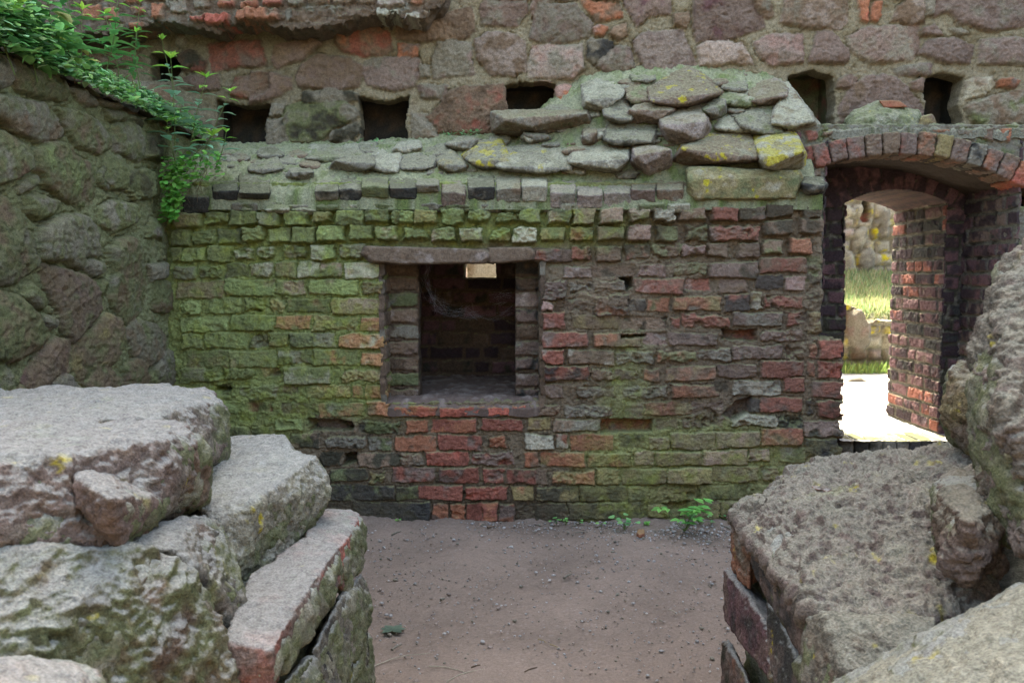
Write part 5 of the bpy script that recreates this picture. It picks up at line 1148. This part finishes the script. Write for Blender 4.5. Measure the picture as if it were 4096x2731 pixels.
pb = blobs('gravel', it, M_twig, ['k', 's', (158, 154, 150), (176, 172, 168), (140, 136, 132), 's', (150, 130, 116), 'k', (160, 156, 152)])
tag(pb, 'small grey pebbles and crumbs scattered on the earth and thick along the foot of the brick wall', 'pebbles', None, 'stuff')
def gpt(px, py, z=.012): return Pz(px, py, z)
def zf(x, y): return 1300 + x / 1.3835, 1900 + y / 1.3835
def twig(x0, y0, x1, y1, r, code, label, bend=.1, name='twig', cat='twig', group='twigs and straws on the earth floor'):
    a = Vector(gpt(*zf(x0, y0), .010 + r)); b = Vector(gpt(*zf(x1, y1), .010 + r)); n = 8; V = []; F = []
    d = (b - a); pr = Vector((-d.y, d.x, 0)).normalized(); rnd = random.Random(int(x0 + y0))
    for i in range(n + 1):
        t = i / n; c = a + d * t + pr * math.sin(t * math.pi) * bend * d.length + pr * rnd.uniform(-.02, .02) * d.length; rr_ = r * (1 - .55 * t) * rnd.uniform(.85, 1.15)
        for k in range(6):
            an_ = k / 6 * 2 * math.pi; V.append(c + pr * math.cos(an_) * rr_ + Vector((0, 0, math.sin(an_) * rr_)))
    for i in range(n):
        for k in range(6): F.append((i * 6 + k, i * 6 + (k + 1) % 6, (i + 1) * 6 + (k + 1) % 6, (i + 1) * 6 + k))
    V = np.array([v[:] for v in V]); o = mk(name, np_mesh(name, V, F, codecol(code, np.zeros(len(V)), 0)), M_twig)
    tag(o, label, cat, group); return o
TW = [(250, 1065, 585, 980, .0022, 'w', 'longest pale straw in the lower left of the earth floor'), (575, 1055, 780, 1092, .0022, 'w', 'pale straw left of centre at the bottom of the earth floor'),
      (670, 1140, 880, 1070, .0022, 'w', 'pale straw crossing another near the bottom of the earth floor'), (370, 330, 420, 310, .006, 'k', 'short thick grey twig close to the wall foot at the left'),
      (1325, 570, 1365, 545, .007, 'k', 'stubby dark grey stick in the middle of the earth floor'), (1105, 1088, 1175, 1062, .0035, 'e', 'dark brown twig at the bottom centre of the earth floor'),
      (370, 965, 425, 935, .005, 'k', 'knobbly grey twig at the left of the earth floor'), (1180, 905, 1225, 925, .002, 'y', 'short yellow straw right below the centre of the earth floor'),
      (1245, 935, 1295, 955, .002, 'y', 'yellow straw pointing at the dark twig in the floor centre'), (1905, 742, 1950, 768, .0025, 'w', 'pale splinter on the right part of the earth floor'),
      (2035, 610, 2050, 650, .002, 'w', 'thin pale straw near the right ruin, pointing at the wall'), (1385, 318, 1455, 312, .004, 'k', 'grey twig lying along the wall foot right of centre'),
      (2190, 275, 2245, 300, .005, 'k', 'grey twig in the gravel beside the right ruin'), (640, 690, 662, 680, .008, 'k', 'tiny thick stick on the left half of the earth floor'),
      (900, 290, 940, 280, .006, 'b', 'brown curled twig at the wall foot under the niche'), (810, 1062, 860, 1048, .0035, 'e', 'short brown twig between the crossed straws and the centre')]
for t in TW: twig(*t[:6], t[6])
fr = rock('brick_fragment', [Vector(gpt(*zf(x, y))) + Vector((0, 0, h)) for x, y in [(1725, 335), (1735, 320), (1765, 318), (1768, 340), (1740, 348)] for h in (0, .022)], 'oR', M_brick, None, .004, .002, 700, 1)
tag(fr, 'small orange brick fragment on the gravel at the foot of the wall', 'brick fragment')

# ================================================================== PLANTS
class Leaves:
    def __init__(s): s.V = []; s.F = []; s.C = []
    def leaf(s, p, d, up, L_, W_, c, fold=.15, droop=.25, shape=0):
        """pointed leaf (shape 0) or round leaf (1) starting at p going along d"""
        d = d.normalized(); sd = d.cross(up);
        if sd.length < 1e-4: sd = Vector((1, 0, 0))
        sd.normalize(); n = sd.cross(d).normalized(); b = len(s.V)
        prof = [(0, .0), (.15, .55), (.38, 1.0), (.65, .75), (.86, .36), (1.0, 0)] if shape == 0 else [(0, .25), (.12, .75), (.4, 1.0), (.7, .9), (.92, .5), (1.0, .1)]
        for t, wv in prof:
            c0 = p + d * (L_ * t) - n * (droop * L_ * t * t)
            for k in (-1, 0, 1): s.V.append(c0 + sd * (k * wv * W_ * .5) + n * (fold * W_ * wv * abs(k)))
            s.C += [c, c * .82, c]
        m = len(prof)
        for i in range(m - 1):
            q = b + i * 3; s.F += [(q, q + 1, q + 4, q + 3), (q + 1, q + 2, q + 5, q + 4)]
    def tube(s, pts, r0, r1, c, k=5):
        b = len(s.V); n = len(pts)
        for i, p in enumerate(pts):
            d = (pts[min(i + 1, n - 1)] - pts[max(i - 1, 0)]).normalized(); a = d.cross(Vector((.3, .5, .8))).normalized(); e = d.cross(a); r = r0 + (r1 - r0) * i / (n - 1)
            for j in range(k): s.V.append(p + a * math.cos(j / k * 6.283) * r + e * math.sin(j / k * 6.283) * r); s.C.append(c)
        for i in range(n - 1):
            for j in range(k): s.F.append((b + i * k + j, b + i * k + (j + 1) % k, b + (i + 1) * k + (j + 1) % k, b + (i + 1) * k + j))
    def build(s, name, parent=None, m=None):
        return mk(name, np_mesh(name, np.array([v[:] for v in s.V]), np.array(s.F), np.array(s.C)), m or M_leaf, parent)
def gcol(r, base=(96, 146, 70), v=.25):
    c = lin(base) * 1.35 * r.uniform(1 - v, 1 + v); c[0] *= r.uniform(.8, 1.25); return c
def stem_plant(p0, p1, npair, L_, seed, name, label, cat='plant', group=None, base=(98, 150, 84), lean=.0, Wr=.42, tipbase=(140, 190, 80)):
    r = random.Random(seed); p0, p1 = Vector(p0), Vector(p1); root = empty(name, label, cat, group, p0)
    d = p1 - p0; n = 9; bend = Vector((r.uniform(-1, 1), r.uniform(-1, 1), 0)) * .05 * d.length
    path = [p0 + d * (i / n) + bend * math.sin(i / n * math.pi) for i in range(n + 1)]
    st = Leaves(); st.tube(path, .0032, .0015, lin((104, 120, 66))); so_ = st.build('stem', root)
    lv = Leaves(); a0 = r.uniform(0, 3)
    for k in range(npair):
        t = .18 + .82 * (k + 1) / npair; i = min(int(t * n), n - 1); f = t * n - i; q = path[i].lerp(path[i + 1], f) if i < n else path[n]
        s_ = L_ * (1.1 - .65 * (k / npair)) * r.uniform(.85, 1.1); an_ = a0 + k * math.pi / 2 + r.uniform(-.25, .25)
        for sgn in (0, math.pi):
            dd = Vector((math.cos(an_ + sgn), math.sin(an_ + sgn) * .8 - .12, r.uniform(.0, .35) + .5 * (k == npair - 1)))
            c = gcol(r, base if k < npair - 2 else tipbase)
            lv.leaf(q + dd.normalized() * .006, dd, Vector((0, 0, 1)), s_, s_ * Wr, c, .12, .3)
    for k in range(4):
        an_ = r.uniform(0, 6.28); lv.leaf(path[-1], Vector((math.cos(an_), math.sin(an_), 1.2)), Vector((0, 0, 1)), L_ * .4, L_ * .15, gcol(r, tipbase))
    lo_ = lv.build('leaves', root)
    for o in (so_, lo_): o.location = -Vector(p0)
    return root
# nettle-like stems rooted where the side wall meets the ledge  (base px, tip px, depth)
NS = [((700, 590), (683, 235), 4.72, 8, .15, 'tallest leafy stem rising from the wall corner with a pale green tip'),
      ((760, 600), (826, 312), 4.80, 7, .12, 'leafy stem right of the tallest one, its tip before the reddish stones'),
      ((800, 650), (922, 368), 4.88, 8, .11, 'rightmost leafy stem leaning in front of the first dark pocket'),
      ((780, 560), (648, 160), 5.05, 6, .10, 'slim leafy stem standing before the dark hollow under the overhang'),
      ((740, 660), (850, 545), 4.75, 5, .15, 'low broad-leaved shoot beside the black coping brick'),
      ((700, 640), (668, 490), 4.70, 5, .14, 'low shoot with wide leaves at the corner of the side wall'),
      ((860, 680), (905, 530), 4.86, 5, .10, 'small shoot in front of the lower edge of the dark pocket')]
for i, (a, b, Y, n, L_, lb) in enumerate(NS):
    stem_plant(P(*a, Y), P(*b, Y - .03), n, L_, 40 + i, 'leafy_stem', lb, 'plant', 'leafy stems at the wall corner', (124, 160, 128))
# hanging small-leaved creeper in the corner
r = random.Random(5); cr = Leaves()
for k in range(560):
    t = r.random(); px = 640 + 60 * r.random() + t * 10 * r.random() + (1 - t) * 200 * r.random() * r.random(); py = 600 + 280 * t + r.uniform(-20, 20) + (1 - t) * 40
    if r.random() < .25: px = r.uniform(700, 890); py = r.uniform(610, 715)
    Y = 4.74 + r.uniform(-.05, .05) - .04 * (1 - t)
    p = Vector(P(px, py, Y)); s_ = r.uniform(.014, .032)
    cr.leaf(p, Vector((r.uniform(-1, 1), r.uniform(-1, -.2), r.uniform(-.5, .6))), Vector((0, -.6, 1)), s_, s_ * 1.05, gcol(r, (104, 158, 72), .35), .1, .2, 1)
for k in range(9):
    x0 = r.uniform(650, 860); pts = [Vector(P(x0 + r.uniform(-20, 20) - 4 * i * r.random(), 620 + i * 38, 4.76)) for i in range(r.randint(4, 7))]; cr.tube(pts, .0016, .001, lin((110, 92, 62)))
tag(cr.build('creeper'), 'small round-leaved creeper hanging down the corner between side wall and brick wall', 'creeper', None, 'thing')
# weeds along the crest of the side wall
r = random.Random(15); wd = Leaves()
for k in range(17000):
    y_ = r.uniform(2.6, 5.4); dx = abs(r.gauss(0, .33)); x = -2.0 - dx + r.uniform(0, .08)
    cl_ = gn(np.array([[y_ * 3.1, dx * 4, .5]]), 4)[0]
    if cl_ < -.08 + .2 * (y_ > 3.8) and r.random() < .85: continue
    if y_ > 4.9 and dx < .12 and r.random() < .5: continue
    z = bankz(np.array([x]), np.array([y_]))[0] if False else 2.37 + .42 * max(0, -2.03 - x) ** .9
    z += r.uniform(.0, .11 + .16 * (y_ < 3.7)) * r.random() + .02 ; p = Vector((x + .03, y_, z - .09 * max(0, x + 2.02) * 8))
    s_ = r.uniform(.016, .036) * (1.5 if y_ < 3.7 else 1.1)
    wd.leaf(p, Vector((r.uniform(-1, 1) + .3, r.uniform(-1, 1) - .3, r.uniform(-.3, .7))), Vector((.2, -.3, 1)), s_, s_ * r.choice([.5, .9, 1.0]), gcol(r, r.choice([(98, 150, 80), (64, 104, 62), (128, 172, 96), (140, 176, 130)]), .35), .12, .2, r.choice([0, 1, 1]))
for k in range(26):                                   # dry stalks and straggling stems
    y_ = r.uniform(2.9, 5.2); p = Vector((-2.02 - r.uniform(0, .5), y_, 2.42)); d = Vector((r.uniform(-.2, .5), r.uniform(-.4, .5), r.uniform(.0, .5))) * r.uniform(.25, .6)
    wd.tube([p + d * t + Vector((0, 0, .12 * math.sin(t * 3.1) - .12 * t * t)) for t in (0, .2, .4, .6, .8, 1)], .003, .0015, lin((136, 104, 74)) * r.uniform(.7, 1.1))
for k in range(420):                                  # larger broad leaves among the small ones
    y_ = r.uniform(2.7, 4.1); x = -2.0 - abs(r.gauss(.05, .3)); z = 2.42 + .42 * max(0, -2.03 - x) ** .9 + r.uniform(0, .22)
    s_ = r.uniform(.045, .095); wd.leaf(Vector((x, y_, z)), Vector((r.uniform(-.4, 1), r.uniform(-1, .3), r.uniform(-.5, .5))), Vector((.2, -.5, 1)), s_, s_ * r.uniform(.4, .75), gcol(r, r.choice([(96, 150, 80), (132, 184, 92), (86, 136, 100), (150, 150, 80)]), .3), .15, .35, r.choice([0, 0, 1]))
tag(wd.build('weeds'), 'dense low weeds spilling over the crest of the side stone wall', 'weeds', None, 'stuff')
# taller herbs at the upper left
r = random.Random(16)
hb = [((150, 330), (60, 40), 3.5, .11), ((230, 300), (190, -40), 3.7, .12), ((60, 300), (-30, -30), 3.3, .12), ((330, 290), (330, 40), 4.0, .09), ((420, 260), (470, -10), 4.3, .08), ((120, 260), (120, -80), 3.6, .12), ((300, 230), (260, -60), 4.2, .11),
      ((480, 280), (420, 60), 4.5, .08), ((20, 250), (30, 20), 3.4, .12), ((560, 330), (545, 130), 4.6, .07), ((200, 360), (260, 180), 3.7, .08), ((520, 250), (560, 10), 4.8, .08)]
hl = ['broad-leaved weed at the far upper left, its tip inside the frame', 'tall weed leaving the top of the frame at the upper left', 'weed cut by the left edge at the top corner', 'mid-size weed on the crest below the brick overhang', 'feathery weed in front of the overhanging bricks',
      'tall bushy weed behind the crest near the top left corner', 'bright tall weed between the corner and the overhang', 'slender weed next to the exposed orange bricks', 'low broad weed at the left edge above the biggest stone', 'thin weed beside the dark hollow under the overhang', 'short bright weed halfway down the crest', 'weed under the first exposed brick of the overhang']
for i, (a, b, Y, L_) in enumerate(hb):
    p0, p1 = Vector(P(*a, Y)), Vector(P(*b, Y))
    p0.z = min(p0.z, 2.5)
    stem_plant(p0, p1, 10, L_ * 1.35, 70 + i, 'tall_weed', hl[i], 'plant', 'tall weeds above the side wall', r.choice([(74, 122, 66), (88, 140, 76)]), 0, r.choice([.3, .5]))
# small plants at the foot of the brick wall
def ground_plant(px, py, n, L_, seed, label, hgt=.1, base=(108, 166, 84), sh=0):
    r = random.Random(seed); p = Vector(Pz(px, py, .01)); root = empty('seedling', label, 'plant', 'green seedlings at the foot of the brick wall', p)
    st = Leaves(); lv = Leaves()
    for k in range(n):
        a_ = r.uniform(0, 6.28); rad = r.uniform(.15, .8) * hgt; q = p + Vector((math.cos(a_) * rad, -abs(math.sin(a_)) * rad * .6, hgt * r.uniform(.3, 1)))
        st.tube([p, p.lerp(q, .5) + Vector((0, 0, .01)), q], .0018, .001, lin((110, 140, 80)))
        for j in range(3 if sh == 0 else 1):
            d = Vector((math.cos(a_ + (j - 1) * 1.1), math.sin(a_ + (j - 1) * 1.1) - .3, .15)); lv.leaf(q, d, Vector((0, -.3, 1)), L_ * r.uniform(.8, 1.1), L_ * (.55 if sh == 0 else .95), gcol(r, base), .1, .25, sh)
    a = st.build('stem', root); b = lv.build('leaves', root)
    for o in (a, b): o.location = -p
    return root
ground_plant(2738, 2125, 15, .052, 1, 'largest seedling with bright toothed leaf triplets at the wall foot', .19)
ground_plant(2800, 2100, 7, .03, 2, 'smaller grey-green seedling right of the largest one', .08, (104, 142, 92))
ground_plant(2498, 2118, 9, .032, 3, 'round-leaved seedling left of the largest one', .10, (104, 158, 98), 1)
ground_plant(2575, 2105, 3, .026, 4, 'single low round-leaved seedling between the two bigger seedlings', .04, (110, 170, 84), 1)
ground_plant(2405, 2108, 2, .020, 5, 'tiny seedling close to the big round-leaved one', .03, (110, 160, 84), 1)
ground_plant(2265, 2098, 4, .020, 6, 'tiny pale seedling at the wall foot right of the red bricks', .05, (112, 164, 90), 1)
ground_plant(2225, 2094, 3, .020, 7, 'tiny pointed seedling beside the pale one at the wall foot', .05, (112, 164, 90), 0)
ground_plant(2318, 2095, 2, .018, 8, 'tiny two-leaved seedling at the wall foot', .035, (112, 164, 90), 1)
ground_plant(2905, 2085, 4, .018, 9, 'tiny seedling touching the right ruin', .05, (96, 140, 84), 1)
ground_plant(1595, 2092, 3, .018, 10, 'tiny seedling at the wall foot left of the red bricks', .03, (112, 170, 84), 1)
ground_plant(1460, 2082, 3, .020, 11, 'tiny bright seedling beside the left ruin', .035, (112, 180, 80), 1)
ground_plant(1290, 2040, 3, .020, 12, 'bright seedling just above the far step brick', .06, (104, 176, 80), 1)
# little rosettes on the ledge
def rosette(px, py, n, w_, seed, label):
    r = random.Random(seed); lv = Leaves()
    for k in range(n):
        q = Vector(P(px + r.uniform(-w_, w_), py + r.uniform(-10, 8), 5.38 + r.uniform(-.04, .04))); s_ = r.uniform(.012, .024)
        lv.leaf(q, Vector((r.uniform(-1, 1), r.uniform(-1, .2), r.uniform(0, .8))), Vector((0, -.3, 1)), s_, s_ * .9, gcol(r, (112, 156, 104)), .1, .2, 1)
    tag(lv.build('ledge_plant'), label, 'plant', 'tiny plants on the rubble ledge')
rosette(1850, 535, 46, 75, 1, 'widest patch of tiny leaves on the ledge, between two dark pockets')
rosette(1510, 562, 10, 14, 2, 'tiny leaf tuft in the middle of the pocket opening on the ledge')
rosette(1438, 566, 8, 12, 3, 'tiny leaf tuft at the left edge of the middle pocket')
# fallen leaf on the floor
lf_ = Leaves(); p = Vector(gpt(*zf(375, 850), .014)); r = random.Random(2)
for a_ in (.1, 1.0, -.8, 3.1, 2.3, 4.0): lf_.leaf(p, Vector((math.cos(a_), math.sin(a_) * .8, .02)), Vector((0, 0, 1)), .055, .035, lin((104, 122, 104)) * r.uniform(.8, 1.1), .03, .02)
tag(lf_.build('fallen_leaf'), 'wilted grey-green lobed leaf lying flat on the earth floor at the left', 'leaf')
# grass and weeds in the sunlit yard
r = random.Random(25); gs = Leaves()
for k in range(5200):
    y_ = r.uniform(8.98, 11.5); x = y_ * r.uniform(.385, .48); z = float(outz(np.array([x]), np.array([y_]))[0]); h_ = r.uniform(.05, .18)
    gs.leaf(Vector((x, y_, z - .01)), Vector((r.uniform(-.5, .5), r.uniform(-.5, .5), 1)), Vector((r.uniform(-1, 1), 1, 0)), h_, .012, gcol(r, r.choice([(140, 152, 104), (160, 158, 124), (120, 138, 94)]), .25), .1, .2)
for k in range(500):
    y_ = r.uniform(8.6, 8.85); x = y_ * r.uniform(.40, .48); z = float(outz(np.array([x]), np.array([y_]))[0])
    gs.leaf(Vector((x, y_, z - .01)), Vector((r.uniform(-.7, .7), r.uniform(-.5, .5), 1)), Vector((r.uniform(-1, 1), 1, 0)), r.uniform(.05, .16), .012, gcol(r, (120, 140, 76), .3), .1, .2)
tag(gs.build('grass'), 'bright sunlit grass growing between the low yard wall and the far ruin', 'grass', None, 'stuff')
# cobwebs in the niche
def web(name, strands, label, r0=.00016):
    wb = Leaves(); rnd = random.Random(7)
    for (pts, n) in strands:
        for k in range(n):
            q = [Vector(P(a + rnd.gauss(0, 16), b + rnd.gauss(0, 11), Y + rnd.gauss(0, .03))) for a, b, Y in pts]
            q2 = []
            for i in range(len(q) - 1):
                for t in range(5): q2.append(q[i].lerp(q[i + 1], t / 5) - Vector((0, 0, .004 * math.sin(t / 5 * math.pi))))
            wb.tube(q2 + [q[-1]], r0, r0, np.array([.8, .8, .8]), 3)
    tag(wb.build(name, None, M_web), label, 'cobweb', 'cobwebs in the niche')
web('cobweb', [([(1716, 1066, 5.1), (1700, 1120, 5.12), (1722, 1175, 5.14), (1735, 1210, 5.15), (1765, 1245, 5.16)], 12), ([(1728, 1186, 5.14), (1760, 1200, 5.16), (1782, 1232, 5.18)], 10)], 'grey cobweb sagging down the left side of the dark niche')
web('cobweb', [([(1760, 1248, 5.16), (1830, 1256, 5.2), (1905, 1262, 5.22)], 12), ([(1830, 1240, 5.2), (1865, 1232, 5.2), (1905, 1260, 5.22)], 7), ([(1905, 1262, 5.2), (1960, 1270, 5.15), (2050, 1235, 5.06)], 4)], 'cobweb strands stretched horizontally across the dark niche')
web('cobweb', [([(1975, 1190, 5.2), (2010, 1180, 5.16), (2040, 1186, 5.1)], 9), ([(1985, 1205, 5.2), (2020, 1200, 5.16)], 8)], 'small cobweb tuft at the right side of the dark niche')

# ================================================================== UNSEEN WALLS outside the frame, added to make the light more top-down
def shade_wall(name, org, U, N, u0, u1, h, label, seed):
    rt = empty(name, label, 'wall'); f = Field(org, U, (0, 0, 1), N, u0, u1, -.1, h, .05, seed, -.02, 'c', 'k', .03)
    blocks_wall(f, random.Random(seed), u0, u1, -.1, h, .32, ['mk', 'uk', 'bk', 'kg', 'gk'], 0); f.build('stonework', M_stone, rt, .6)
shade_wall('rear_shade_wall', (0, -2.6, 0), (1, 0, 0), (0, 1, 0), -6.5, 6.5, 3.4, 'unseen stone wall added behind the viewer to shade the scene', 901)
shade_wall('end_shade_wall', (6.0, 0, 0), (0, 1, 0), (-1, 0, 0), -2.6, 5.6, 3.8, 'unseen stone wall added at the far right to shade the scene', 902)
shade_wall('end_shade_wall', (-6.2, 0, 0), (0, 1, 0), (1, 0, 0), -2.6, 5.6, 4.6, 'unseen stone wall added at the far left to shade the scene', 903)
